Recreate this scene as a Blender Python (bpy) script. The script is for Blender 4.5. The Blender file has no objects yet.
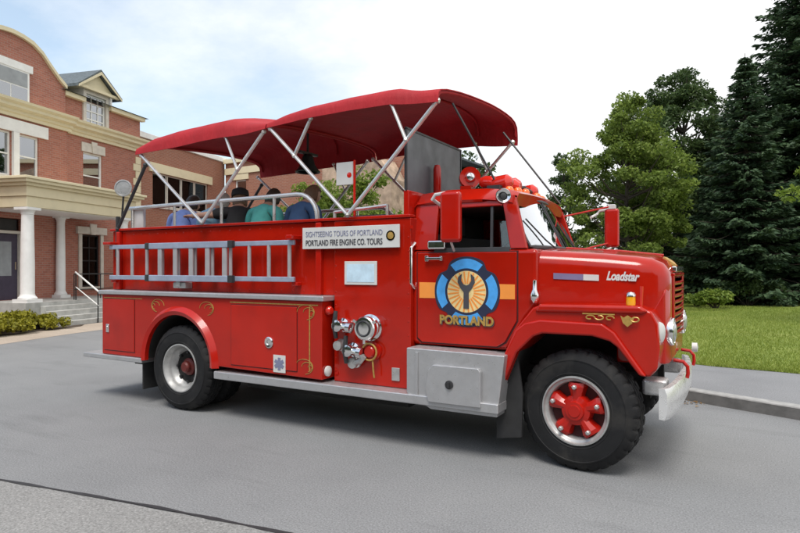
import bpy, bmesh, math, random
import numpy as np
from mathutils import Vector, Matrix
R=math.radians
random.seed(7); rng=np.random.default_rng(11)
S=bpy.context.scene
COL=S.collection
# ------------------------------------------------------------------ camera
TH=R(29.5); CAM=Vector((1.233,-5.06,1.75)); F=600/800
cs,sn=math.cos(TH),math.sin(TH)
cd=bpy.data.cameras.new('camera'); cam=bpy.data.objects.new('camera',cd); COL.objects.link(cam)
cam.location=CAM; cam.rotation_euler=(R(90),0,TH); cd.sensor_width=36; cd.lens=36*F
cd.shift_y=0.0019; cd.clip_end=2000; cd.clip_start=.05; S.camera=cam
def cw(r,d,z=0):            # a spot r metres right of and d metres ahead of where the photographer stood
    return Vector((CAM.x+r*cs-d*sn, CAM.y+r*sn+d*cs, z))
# ------------------------------------------------------------------ materials
def nodes(name):
    m=bpy.data.materials.new(name); m.use_nodes=True; nt=m.node_tree
    return m,nt,nt.nodes['Principled BSDF']
def N(nt,t,**k):
    n=nt.nodes.new(t)
    for a,v in k.items():
        if a in n.inputs.keys() if isinstance(a,str) else False: n.inputs[a].default_value=v
        else: setattr(n,a,v)
    return n
def coords(nt,obj=True,scale=(1,1,1)):
    tc=nt.nodes.new('ShaderNodeTexCoord'); mp=nt.nodes.new('ShaderNodeMapping'); mp.inputs['Scale'].default_value=scale
    nt.links.new(tc.outputs['Object' if obj else 'Generated'],mp.inputs[0]); return mp.outputs[0]
def noise(nt,vec,scale,detail=5,rough=.55):
    n=nt.nodes.new('ShaderNodeTexNoise'); n.inputs['Scale'].default_value=scale; n.inputs['Detail'].default_value=detail; n.inputs['Roughness'].default_value=rough
    nt.links.new(vec,n.inputs['Vector']); return n.outputs['Fac']
def ramp(nt,fac,stops):
    r=nt.nodes.new('ShaderNodeValToRGB'); e=r.color_ramp.elements
    while len(e)<len(stops): e.new(.5)
    for i,(p,c) in enumerate(stops):
        e[i].position=p; e[i].color=(*c,1) if len(c)==3 else c
    nt.links.new(fac,r.inputs[0]); return r.outputs[0]
def bump(nt,b,h,strength=.3,dist=.01):
    n=nt.nodes.new('ShaderNodeBump'); n.inputs['Strength'].default_value=strength; n.inputs['Distance'].default_value=dist
    nt.links.new(h,n.inputs['Height']); nt.links.new(n.outputs[0],b.inputs['Normal'])
def mix(nt,fac,a,b):
    n=nt.nodes.new('ShaderNodeMix'); n.data_type='RGBA'
    for s,v in ((n.inputs[0],fac),(n.inputs[6],a),(n.inputs[7],b)):
        if isinstance(v,(int,float)): s.default_value=v
        elif isinstance(v,tuple): s.default_value=(*v,1)
        else: nt.links.new(v,s)
    return n.outputs[2]
def mat(name,col,rough=.5,metal=0,coat=0,var=.12,vs=6,bmp=0,bs=40,dirt=None,spec=.5):
    m,nt,b=nodes(name); v=coords(nt)
    a=tuple(c*(1-var) for c in col); c2=tuple(min(1,c*(1+var)) for c in col)
    o=ramp(nt,noise(nt,v,vs),[(.3,a),(.7,c2)])
    if dirt: o=mix(nt,ramp(nt,noise(nt,v,dirt[1],6,.65),[(.5,(0,0,0)),(.75,(dirt[2],)*3)]),o,dirt[0])
    nt.links.new(o,b.inputs['Base Color'])
    b.inputs['Roughness'].default_value=rough; b.inputs['Metallic'].default_value=metal; b.inputs['Coat Weight'].default_value=coat; b.inputs['Coat Roughness'].default_value=.03
    b.inputs['Specular IOR Level'].default_value=spec
    if rough<.45: 
        rr=ramp(nt,noise(nt,v,vs*2.3,6,.6),[(.3,(rough*.7,)*3),(.75,(rough*1.5,)*3)]); nt.links.new(rr,b.inputs['Roughness'])
    if bmp: bump(nt,b,noise(nt,v,bs,8,.6),bmp,.004)
    return m
M={}
M['red']=mat('red_paint',(.41,.0105,.0032),.17,0,.32,.14,1.3,.04,3,((.14,.008,.005),2.2,.3),.32)
M['seam']=mat('shut_line',(.06,.004,.004),.6)
M['red2']=mat('bright_red_paint',(.44,.010,.004),.22,0,.3,.06,2,0,0,None,.35)
M['redlens']=mat('red_lens',(.62,.02,.01),.15,0,.6,.05)
M['orangelens']=mat('orange_lens',(.9,.16,.02),.18,0,.6,.05)
M['amber']=mat('amber_lens',(.95,.42,.01),.15,0,.6,.05)
M['alu']=mat('aluminium_sheet',(.50,.50,.51),.38,.6,0,.05,14,.25,90,((.30,.29,.28),2.2,.35))
M['bumpermetal']=mat('scuffed_chrome',(.80,.80,.80),.28,.55,0,.06,9,0,0,((.45,.44,.43),6,.4))
M['chrome']=mat('chrome',(.80,.80,.80),.14,1,0,.05)
M['silver']=mat('silver_paint',(.46,.46,.455),.35,.45,0,.10,12,0,0,((.22,.21,.19),9,.5))
M['whitemetal']=mat('white_enamel',(.64,.64,.63),.35,.0,.2,.05,5,0,0,((.5,.48,.45),7,.35))
M['rearhub']=mat('dull_red_hub',(.13,.018,.014),.5,0,0,.3,12)
M['blue_alu']=mat('bluish_ladder_metal',(.36,.41,.52),.42,.35,0,.12,8)
M['rung']=mat('ladder_rung_metal',(.45,.43,.44),.45,.4,0,.1,8)
M['black']=mat('black_rubber',(.022,.022,.023),.75,0,0,.25,9,.15,70)
M['tyre']=mat('tyre_rubber',(.013,.013,.014),.7,0,0,.25,5,.2,50,((.06,.056,.05),3.5,.6),.3)
M['dark']=mat('dark_chassis',(.018,.017,.016),.8,0,0,.3)
M['trim']=mat('black_trim',(.03,.03,.032),.45,0,0,.2)
M['gold']=mat('gold_leaf',(.46,.29,.075),.4,.25,0,.25,30)
M['cream']=mat('cream_decal',(.82,.62,.28),.5,0,0,.08,30)
M['orange']=mat('orange_decal',(.88,.30,.05),.5,0,0,.06)
M['blue']=mat('blue_decal',(.07,.36,.80),.5,0,0,.15,14)
M['navy']=mat('navy_decal',(.02,.025,.06),.5,0,0,.1)
M['signwhite']=mat('white_sign',(.62,.62,.60),.45,0,0,.05,8)
M['ltblue']=mat('pale_blue_sheet',(.55,.72,.84),.4,0,0,.12,12)
M['inkblue']=mat('grey_blue_ink',(.20,.21,.32),.6,0,0,.1)
M['ink']=mat('dark_ink',(.06,.06,.07),.6,0,0,.1)
M['flag']=mat('grey_violet_badge',(.20,.17,.30),.4,0,0,.1)
M['pipe']=mat('canopy_tube_alu',(.70,.69,.67),.3,.75,0,.06)
M['stone']=mat('pale_step_stone',(.42,.42,.40),.85,0,0,.2,4,.3,25)
M['creamtrim']=mat('cream_painted_trim',(.72,.64,.44),.6,0,0,.08,3,0,0,((.45,.38,.25),3,.3))
M['paletrim']=mat('pale_stone_trim',(.60,.56,.50),.7,0,0,.10,5)
M['whitepaint']=mat('white_painted_wood',(.80,.80,.79),.55,0,0,.05,4,0,0,((.55,.53,.5),3,.25))
M['slate']=mat('grey_slate_roof',(.10,.12,.13),.7,0,0,.3,10,.3,30)
M['door']=mat('purple_grey_door',(.055,.045,.075),.45,0,0,.15)
M['curtain']=mat('grey_blinds',(.30,.32,.34),.7,0,0,.15,3)
M['iron']=mat('black_iron',(.02,.02,.022),.5,.3,0,.2)
M['beige']=mat('beige_stone',(.46,.34,.25),.85,0,0,.42,2.2,.5,10,((.22,.13,.09),3.5,.6))
M['lens']=mat('headlight_lens',(.42,.44,.46),.08,.3,.6,.1,20)
M['kerbface']=mat('dark_kerb_face',(.13,.128,.124),.85,0,0,.25,7,.5,40)  # face coloured darker than the granite top
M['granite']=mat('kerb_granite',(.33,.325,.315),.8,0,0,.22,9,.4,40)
M['bark']=mat('tree_bark',(.07,.055,.042),.9,0,0,.3,12,.6,20)
M['lining']=mat('dark_seat_vinyl',(.03,.03,.032),.5,0,0,.2)
M['bell']=mat('bell_green_bronze',(.03,.055,.05),.4,.6,0,.25)
def glass(name,tint,refl,rough=.03,base=.0):
    m=bpy.data.materials.new(name); m.use_nodes=True; nt=m.node_tree; nt.nodes.clear()
    o=nt.nodes.new('ShaderNodeOutputMaterial'); t=nt.nodes.new('ShaderNodeBsdfTransparent'); t.inputs[0].default_value=(*tint,1)
    g=nt.nodes.new('ShaderNodeBsdfGlossy'); g.inputs['Roughness'].default_value=rough; g.inputs[0].default_value=(.95,.97,1,1)
    lw=nt.nodes.new('ShaderNodeFresnel'); lw.inputs[0].default_value=1.5
    mm=nt.nodes.new('ShaderNodeMath'); mm.operation='MULTIPLY_ADD'; mm.inputs[1].default_value=refl; mm.inputs[2].default_value=base; mm.use_clamp=True
    nt.links.new(lw.outputs[0],mm.inputs[0])
    x=nt.nodes.new('ShaderNodeMixShader'); nt.links.new(mm.outputs[0],x.inputs[0]); nt.links.new(t.outputs[0],x.inputs[1]); nt.links.new(g.outputs[0],x.inputs[2]); nt.links.new(x.outputs[0],o.inputs[0]); return m
M['glass']=glass('window_glass',(.45,.5,.52),2.0,.02,.30)
M['darkglass']=glass('dark_window_glass',(.10,.11,.12),.5,.03,.0)
M['wsglass']=glass('windshield_glass',(.75,.82,.8),2.4,.02,.42)
M['vinyl']=mat('smoky_vinyl_sheet',(.105,.118,.13),.4,0,0,.15,2.5)
def brick_mat(name='red_brick',c1=(.44,.165,.115),c2=(.33,.115,.082),mo=(.36,.27,.22)):
    m,nt,b=nodes(name); tc=nt.nodes.new('ShaderNodeTexCoord'); sx=nt.nodes.new('ShaderNodeSeparateXYZ'); nt.links.new(tc.outputs['Object'],sx.inputs[0])
    ad=nt.nodes.new('ShaderNodeMath'); nt.links.new(sx.outputs[0],ad.inputs[0]); nt.links.new(sx.outputs[1],ad.inputs[1])
    cx=nt.nodes.new('ShaderNodeCombineXYZ'); nt.links.new(ad.outputs[0],cx.inputs[0]); nt.links.new(sx.outputs[2],cx.inputs[1])
    bt=nt.nodes.new('ShaderNodeTexBrick'); nt.links.new(cx.outputs[0],bt.inputs[0]); bt.inputs['Scale'].default_value=1
    bt.inputs['Color1'].default_value=(*c1,1); bt.inputs['Color2'].default_value=(*c2,1); bt.inputs['Mortar'].default_value=(*mo,1)
    bt.inputs['Mortar Size'].default_value=.007; bt.inputs['Brick Width'].default_value=.215; bt.inputs['Row Height'].default_value=.075
    v=coords(nt); o=mix(nt,ramp(nt,noise(nt,v,.9,6,.6),[(.35,(0,0,0)),(.75,(.45,)*3)]),bt.outputs[0],tuple(x*.75 for x in c1))
    nt.links.new(o,b.inputs['Base Color']); b.inputs['Roughness'].default_value=.85
    bump(nt,b,bt.outputs[1],-.4,.01); return m
M['brick']=brick_mat()
M['brick2']=brick_mat('orange_brick',(.36,.14,.085),(.29,.11,.07),(.36,.28,.22))
def canvas(name,col):
    m=bpy.data.materials.new(name); m.use_nodes=True; nt=m.node_tree; b=nt.nodes['Principled BSDF']; v=coords(nt)
    o=ramp(nt,noise(nt,v,2.5,5),[(.3,tuple(c*.85 for c in col)),(.7,tuple(min(1,c*1.12) for c in col))]); nt.links.new(o,b.inputs['Base Color']); b.inputs['Roughness'].default_value=.75
    bump(nt,b,noise(nt,coords(nt,True,(3,.7,1)),2.2,5),.55,.05)
    t=nt.nodes.new('ShaderNodeBsdfTranslucent'); nt.links.new(o,t.inputs[0]); x=nt.nodes.new('ShaderNodeMixShader'); x.inputs[0].default_value=.015
    nt.links.new(b.outputs[0],x.inputs[1]); nt.links.new(t.outputs[0],x.inputs[2]); nt.links.new(x.outputs[0],nt.nodes['Material Output'].inputs[0]); return m
M['canvas']=canvas('red_canvas',(.39,.008,.014))
def leafmat(name,cols,trans=.3,rough=.55):
    m=bpy.data.materials.new(name); m.use_nodes=True; nt=m.node_tree; b=nt.nodes['Principled BSDF']
    g=nt.nodes.new('ShaderNodeNewGeometry'); v=coords(nt)
    n=nt.nodes.new('ShaderNodeMath'); n.operation='MULTIPLY_ADD'; n.inputs[1].default_value=.45; nt.links.new(g.outputs['Random Per Island'],n.inputs[0])
    n2=nt.nodes.new('ShaderNodeMath'); n2.operation='MULTIPLY'; n2.inputs[1].default_value=.6; nt.links.new(noise(nt,v,.9,3),n2.inputs[0]); nt.links.new(n2.outputs[0],n.inputs[2])
    k=len(cols); o=ramp(nt,n.outputs[0],[(.2+.6*i/(k-1),c) for i,c in enumerate(cols)])
    nt.links.new(o,b.inputs['Base Color']); b.inputs['Roughness'].default_value=rough; b.inputs['Specular IOR Level'].default_value=.35
    t=nt.nodes.new('ShaderNodeBsdfTranslucent'); nt.links.new(o,t.inputs[0]); x=nt.nodes.new('ShaderNodeMixShader'); x.inputs[0].default_value=trans
    nt.links.new(b.outputs[0],x.inputs[1]); nt.links.new(t.outputs[0],x.inputs[2]); nt.links.new(x.outputs[0],nt.nodes['Material Output'].inputs[0]); return m
M['maple']=leafmat('maple_leaves',[(.085,.13,.028),(.175,.25,.045),(.30,.38,.085)],.45)
M['darkleaf']=leafmat('dark_leaves',[(.036,.066,.024),(.068,.115,.036),(.125,.18,.06)],.35)
M['midleaf']=leafmat('mid_green_leaves',[(.10,.16,.025),(.18,.26,.042),(.30,.38,.07)],.45)
M['spruce']=leafmat('spruce_needles',[(.026,.054,.027),(.046,.086,.04),(.085,.135,.062)],.18,.6)
M['yellowleaf']=leafmat('yellow_green_leaves',[(.13,.13,.012),(.25,.24,.02),(.40,.37,.035)],.3)
M['lawnblade']=leafmat('grass_blades',[(.15,.21,.03),(.22,.285,.042),(.32,.36,.08)],.3)
# ------------------------------------------------------------------ mesh builder
OFF={}
class MB:
    def __init__(s): s.v=[]; s.f=[]
    def add(s,v,f):
        o=len(s.v); s.v+= [tuple(p) for p in v]; s.f+=[tuple(i+o for i in q) for q in f]; return s
    def box(s,x0,x1,y0,y1,z0,z1):
        v=[(x,y,z) for x in (x0,x1) for y in (y0,y1) for z in (z0,z1)]
        return s.add(v,[(0,1,3,2),(4,6,7,5),(0,4,5,1),(2,3,7,6),(0,2,6,4),(1,5,7,3)])
    def obox(s,c,ax,h):
        c=Vector(c); a=[Vector(q).normalized()*k for q,k in zip(ax,h)]
        v=[c+a[0]*i+a[1]*j+a[2]*k for i in (-1,1) for j in (-1,1) for k in (-1,1)]
        return s.add(v,[(0,1,3,2),(4,6,7,5),(0,4,5,1),(2,3,7,6),(0,2,6,4),(1,5,7,3)])
    def prism(s,poly,d0,d1,ax='y'):      # polygon in the two other axes, extruded along ax
        def p(a,b,d): return {'y':(a,d,b),'z':(a,b,d),'x':(d,a,b)}[ax]
        n=len(poly); v=[p(a,b,d0) for a,b in poly]+[p(a,b,d1) for a,b in poly]
        return s.add(v,[tuple(range(n)),tuple(range(2*n-1,n-1,-1))]+[(i,n+i,n+(i+1)%n,(i+1)%n) for i in range(n)])
    def tube(s,pts,r,n=8,closed=False):
        pts=[Vector(p) for p in pts]; m=len(pts); rs=r if isinstance(r,(list,tuple)) else [r]*m
        V=[];up=None
        for i,p in enumerate(pts):
            t=(pts[(i+1)%m]-pts[i-1]) if closed else (pts[min(i+1,m-1)]-pts[max(i-1,0)])
            t.normalize()
            if up is None: up=Vector((0,0,1)) if abs(t.z)<.9 else Vector((1,0,0))
            a=t.cross(up)
            if a.length<1e-4: a=t.cross(Vector((.3,1,.2)))
            a.normalize(); b=a.cross(t); up=b
            V+=[p+(a*math.cos(2*math.pi*k/n)+b*math.sin(2*math.pi*k/n))*rs[i] for k in range(n)]
        Fc=[]
        for i in range(m if closed else m-1):
            j=(i+1)%m
            Fc+=[(i*n+k,i*n+(k+1)%n,j*n+(k+1)%n,j*n+k) for k in range(n)]
        if not closed: Fc+=[tuple(range(n))[::-1],tuple((m-1)*n+k for k in range(n))]
        return s.add(V,Fc)
    def lathe(s,prof,c,ax=(0,0,1),n=32,caps=True,mod=None):   # prof: (radius, distance along ax)
        ax=Vector(ax).normalized(); u=ax.orthogonal().normalized(); w=ax.cross(u); c=Vector(c); V=[]
        for q,(r,d) in enumerate(prof):
            for k in range(n):
                rr=r+(mod(q,k) if mod else 0); a=2*math.pi*k/n
                V.append(c+ax*d+(u*math.cos(a)+w*math.sin(a))*rr)
        m=len(prof); Fc=[(i*n+k,i*n+(k+1)%n,(i+1)*n+(k+1)%n,(i+1)*n+k) for i in range(m-1) for k in range(n)]
        if caps: Fc+=[tuple(range(n))[::-1],tuple((m-1)*n+k for k in range(n))]
        return s.add(V,Fc)
    def loft(s,secs,closed=True,caps=True):
        n=len(secs[0]); V=[p for q in secs for p in q]; m=len(secs)
        Fc=[(i*n+k,i*n+(k+1)%n,(i+1)*n+(k+1)%n,(i+1)*n+k) for i in range(m-1) for k in range(n if closed else n-1)]
        if caps and closed: Fc+=[tuple(range(n))[::-1],tuple((m-1)*n+k for k in range(n))]
        return s.add(V,Fc)
    def ball(s,c,r,n=12,sc=(1,1,1)):
        c=Vector(c); P=[]
        for i in range(1,n//2):
            a=math.pi*i/(n//2)
            P.append([c+Vector((r*sc[0]*math.sin(a)*math.cos(2*math.pi*k/n),r*sc[1]*math.sin(a)*math.sin(2*math.pi*k/n),r*sc[2]*math.cos(a))) for k in range(n)])
        o=len(s.v); s.loft(P,True,False); m=len(P); t=len(s.v); s.v+=[tuple(c+Vector((0,0,r*sc[2]))),tuple(c-Vector((0,0,r*sc[2])))]
        s.f+=[(o+k,t,o+(k+1)%n) for k in range(n)]+[(o+(m-1)*n+(k+1)%n,t+1,o+(m-1)*n+k) for k in range(n)]; return s
    def xf(s,fn): s.v=[tuple(fn(Vector(p))) for p in s.v]; return s
    def build(s,name,m,parent=None,bevel=0,seg=2,smooth=True,ang=38,sharp=True):
        off=OFF.get(parent,Vector((0,0,0))) if parent else Vector((0,0,0))
        me=bpy.data.meshes.new(name); me.from_pydata([tuple(Vector(p)-off) for p in s.v],[],s.f)
        bm=bmesh.new(); bm.from_mesh(me); bmesh.ops.recalc_face_normals(bm,faces=bm.faces)
        if smooth:
            for f in bm.faces: f.smooth=True
            if not bevel:
                for e in bm.edges:
                    if len(e.link_faces)==2 and e.calc_face_angle(0)>R(ang): e.smooth=False
        bm.to_mesh(me); bm.free(); me.materials.append(M[m] if isinstance(m,str) else m)
        o=bpy.data.objects.new(name,me); COL.objects.link(o)
        if parent: o.parent=parent; OFF[o]=off
        if bevel:
            b=o.modifiers.new('bevel','BEVEL'); b.width=bevel; b.segments=seg; b.limit_method='ANGLE'; b.angle_limit=R(32); b.harden_normals=True
        return o
def thing(name,loc,label,cat,group=None,rz=0,local=False):
    o=bpy.data.objects.new(name,None); COL.objects.link(o); o.location=loc; o.rotation_euler=(0,0,rz); o.empty_display_size=.2
    OFF[o]=Vector((0,0,0)) if local else Vector(loc)
    return tag(o,label,cat,group)
def tag(o,label,cat,group=None,kind=None):
    if label: o['label']=label; o['category']=cat
    if group: o['group']=group
    if kind: o['kind']=kind
    return o
def struct(o): o['kind']='structure'; return o
def text(body,size,origin,right=(1,0,0),up=(0,0,1),shear=0,ext=.003,width=None,bold=0):
    c=bpy.data.curves.new('t','FONT'); c.body=body; c.size=size; c.shear=shear; c.extrude=ext; c.offset=bold
    o=bpy.data.objects.new('t',c); COL.objects.link(o); dg=bpy.context.evaluated_depsgraph_get(); me=o.evaluated_get(dg).to_mesh()
    vs=[tuple(v.co) for v in me.vertices]; fs=[tuple(p.vertices) for p in me.polygons]; bpy.data.objects.remove(o); bpy.data.curves.remove(c)
    xs=[v[0] for v in vs]; w=max(xs)-min(xs); k=width/w if width else 1
    rt,u=Vector(right),Vector(up); n=rt.cross(u); og=Vector(origin); mb=MB()
    mb.add([og+rt*((v[0]-min(xs))*k)+u*v[1]+n*v[2] for v in vs],fs); return mb
# ------------------------------------------------------------------ the fire truck (x forward, y away from the photographer, side skin at y = 0)
T=thing('fire_truck',(-2.4,1.2,0),'vintage red fire engine with an open passenger deck under twin red canvas tops','fire truck')
def far(mb): return MB().add([(x,2.4-y,z) for x,y,z in mb.v],mb.f)
def both(name,m,mb,parent=T,**k):
    b=far(mb); return mb.build(name,m,parent,**k), b.build(name,m,parent,**k)
def arc(cx,cz,r,a0,a1,n=24): return [(cx+r*math.cos(R(a0+(a1-a0)*i/n)),cz+r*math.sin(R(a0+(a1-a0)*i/n))) for i in range(n+1)]
# lower rear body with wheel arch
WX=-4.75; AR=.585
poly=[(-6.24,.60),(-6.24,1.40),(-2.57,1.40),(-2.57,.575)]+[p for p in arc(WX,.60,AR,0,180,28)]
MB().prism(poly,0,2.4).build('rear_body','red',T,bevel=.012)
ins=MB(); a1=arc(WX,.60,AR-.004,0,180,28)
for y0,y1 in ((.02,.60),(1.80,2.38)):
    ins.loft([[(x,y0,z) for x,z in a1],[(x,y1,z) for x,z in a1]],closed=False,caps=False)
ins.box(WX-.58,WX+.58,.60,1.80,.55,1.17)
ins.build('wheel_well','dark',T)
fl=MB(); o_,i_=arc(WX,.60,.685,-2,182,32),arc(WX,.60,.578,-2,182,32)
fl.loft([[(i_[k][0],-.035,i_[k][1]),(o_[k][0]*.45+i_[k][0]*.55,-.055,o_[k][1]*.45+i_[k][1]*.55),(o_[k][0],.004,o_[k][1]),(i_[k][0],.02,i_[k][1])] for k in range(33)])
both('fender_flare','red2',fl)
def slab(x0,x1,z0,z1,y=-.010,d=.02): return MB().box(x0,x1,y,y+d,z0,z1)
def door_at(x0,x1,z0,z1,lx,lz,kind):
    for sgn in (0,1):
        mb=slab(x0,x1,z0,z1); mb=far(mb) if sgn else mb
        d=mb.build('compartment_door','red',T,bevel=.006)
        g=MB()                                              # dark red strips painted in for the shaded gap round the door
        for a,b,c,e in ((x0-.008,x1+.008,z1,z1+.008),(x0-.008,x1+.008,z0-.008,z0),(x0-.008,x0,z0,z1),(x1,x1+.008,z0,z1)): g.box(a,b,-.0015,.003,c,e)
        g=far(g) if sgn else g; g.build('door_gap_shade','seam',d)
        l=MB()
        if kind=='round': l.lathe([(.062,0),(.062,.012),(.05,.02),(.03,.018),(.028,.006),(0.001,.006)],(lx,-.010,lz),(0,-1,0),24)
        else: l.box(lx-.03,lx+.03,-.024,-.008,lz-.055,lz+.055).box(lx-.012,lx+.012,-.036,-.02,lz-.03,lz+.03)
        l=far(l) if sgn else l; l.build('latch','chrome',d,bevel=0 if kind=='round' else .006)
door_at(-6.18,-5.57,.66,1.34,-6.10,.95,'bar')
door_at(-3.86,-2.90,.64,1.33,-3.28,.93,'round')
# gilded pinstripes and corner scrolls
gs=MB(); yy=-.0035
for a in ((-3.88,-2.62,yy,.002,1.352,1.364),(-2.735,-2.722,yy,.002,.66,1.34),(-6.2,-5.42,yy,.002,1.352,1.36)): both('gold_pinstripe','gold',MB().box(*a))
for cx,cz,sg in ((-5.20,1.28,1),(-4.18,1.27,-1),(-2.70,1.28,-1),(-2.72,.70,-1)):
    gs=MB()
    for k in range(3):
        pts=[(cx+sg*(.03+.05*k)*math.cos(t)*.9+sg*.04*k,yy,cz+(.02+.03*k)*math.sin(t)) for t in [j*.35 for j in range(14)]]
        gs.tube(pts,.0034,5)
    both('gold_scroll','gold',gs)
st=MB().box(-3.22,-3.05,-.0135,-.009,.61,.80)
s_=st.build('medical_sticker','signwhite',T)
bl=MB(); c0=(-3.135,-.0155,.705)
for k in range(3):
    a=R(90+60*k); bl.obox(c0,((math.cos(a),0,math.sin(a)),(-math.sin(a),0,math.cos(a)),(0,1,0)),(.068,.019,.0015+.0006*k))
bl.build('star_mark','inkblue',s_)
# aluminium capping on the compartments, running boards, tailboard
MB().box(-6.28,-2.53,-.035,2.435,1.401,1.455).build('capping','alu',T,bevel=.012)
MB().box(-4.12,-.62,-.03,2.43,.455,.545).build('running_board','alu',T,bevel=.012)
MB().box(-6.62,-5.40,-.03,2.43,.535,.597).build('tailboard','alu',T,bevel=.012)
lp=MB().lathe([(.05,0),(.05,.03),(.035,.05),(.001,.055)],(-2.565,.10,1.30),(1,0,0),16); lp.build('clearance_lamp','redlens',T)
MB().lathe([(.055,0),(.055,.02),(.03,.035),(.001,.037)],(-2.565,.09,.66),(1,0,0),18).build('reflector','signwhite',T)
# upper deck sides
both('deck_side','red',MB().box(-6.27,-2.53,.18,.24,1.456,2.25),bevel=.01)
rail=MB().box(-6.29,-1.60,.145,.265,2.251,2.285); both('deck_top_rail','red',rail,bevel=.01)
MB().box(-6.27,-6.21,.242,2.158,.61,2.25).build('tail_panel','red',T,bevel=.01)
MB().box(-6.2,-1.70,.245,2.155,1.46,1.52).build('deck_floor','dark',T)
MB().box(-1.70,-1.64,.19,2.21,.99,2.53).build('bulkhead','red2',T,bevel=.012)
for x in (-6.1,-2.72): both('deck_stanchion','red2',MB().box(x-.035,x+.035,.13,.178,1.46,2.24),bevel=.008)
# pump panel between deck and cab
pp=MB().box(-2.528,-1.60,.16,2.24,.548,2.25); pump=pp.build('pump_panel','red',T,bevel=.01)
for a in range(4): MB().box(-2.5+.9*(a%2),-2.47+.9*(a%2),.152,.161,.62+1.52*(a//2),.65+1.52*(a//2)).build('bolt_plate','red2',pump)
sg=MB().box(-2.915,-1.70,.110,.128,1.955,2.185).build('tour_sign','signwhite',T,bevel=.004)
text('SIGHTSEEING TOURS OF PORTLAND',.082,(-2.865,.1085,2.085),width=.97,bold=-.0008).build('lettering','inkblue',sg,smooth=False)
text('PORTLAND FIRE ENGINE CO. TOURS',.088,(-2.865,.1085,1.99),width=.97,bold=.0008).build('lettering','ink',sg,smooth=False)
sl=MB()
for k in range(12):
    a=R(30*k); sl.obox((-1.80,.1075,2.075),((math.cos(a),0,math.sin(a)),(-math.sin(a),0,math.cos(a)),(0,1,0)),(.05,.012,.0015))
sl.lathe([(.036,0),(.036,.003),(.001,.004)],(-1.80,.109,2.075),(0,-1,0),20).build('gold_seal','gold',sg)
nb=MB().box(-2.385,-1.985,.146,.158,1.575,1.82).build('notice_plate','signwhite',pump,bevel=.004)
MB().box(-2.355,-2.015,.143,.147,1.605,1.79).build('notice_sheet','ltblue',T)
def cap(x,z,r,m='chrome',lugs=3):
    mb=MB().lathe([(r*1.12,0),(r*1.12,.02),(r*.86,.03),(r*.86,.075),(r,.08),(r,.13),(r*.9,.145),(r*.5,.15),(.001,.152)],(x,.16,z),(0,-1,0),28)
    for k in range(lugs):
        a=R(30+360*k/lugs); mb.obox((x+math.cos(a)*r*1.02,.045,z+math.sin(a)*r*1.02),((math.cos(a),0,math.sin(a)),(0,1,0),(-math.sin(a),0,math.cos(a))),(.03,.022,.014))
    return mb.build('outlet_cap',m,pump,ang=30)
oc=cap(-2.06,1.14,.122,'chrome',3)
MB().tube([(-2.06+.075*math.cos(t),.012,1.14+.075*math.sin(t)) for t in [k*math.pi/12 for k in range(24)]],.012,6,True).build('cap_shade_ring','trim',oc)  # dark ring set on the cap for the shading in the chrome
for x,z,tilt in ((-2.40,1.15,80),(-2.27,.90,95)):
    v=MB(); v.lathe([(.075,0),(.075,.02),(.045,.035),(.045,.09),(.06,.095),(.06,.14),(.03,.15),(.001,.15)],(x,.16,z),(0,-1,0),20)
    v.tube([(x+.05,.07,z),(x+.13,.05,z-.01)],[.045,.05],12).lathe([(.058,0),(.058,.05),(.001,.055)],(x+.12,.05,z-.01),(1,0,-.1),14)
    vv=v.build('valve','chrome',pump,ang=30)
    h=MB().tube([(x-.03,.06,z-.13),(x-.03,.03,z),(x-.035,.06,z+.15)],[.022,.028,.022],8); h.build('valve_lever','trim',vv)
v=MB().lathe([(.065,0),(.065,.03),(.05,.05),(.05,.10),(.001,.105)],(-2.42,.16,.94),(0,-1,0),18); v.build('drain_valve','silver',pump,ang=30)
v=MB().lathe([(.06,0),(.06,.02),(.04,.04),(.055,.05),(.055,.09),(.001,.095)],(-2.24,.16,.77),(0,-1,0),18).tube([(-2.24,.1,.77),(-2.13,.06,.80),(-2.08,.06,.86)],.03,8); v.build('drain_valve','silver',pump,ang=30)
v=MB().lathe([(.095,0),(.095,.02),(.06,.03),(.06,.09),(.05,.10),(.001,.10)],(-2.03,.16,.90),(0,-1,0),20); c_=v.build('suction_cap','red2',pump,ang=30)
MB().tube([(-2.03+.085*math.cos(t),.075,.90+.085*math.sin(t)) for t in [k*math.pi/10 for k in range(20)]],.010,6,True).build('grip_ring','gold',c_)
MB().tube([(-2.0,.09,.82),(-1.985,.08,.72),(-1.98,.09,.64)],.009,6).build('chain','gold',c_)
MB().box(-1.81,-1.72,.146,.162,.62,.75).build('data_plate','silver',pump,bevel=.004)
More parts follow.
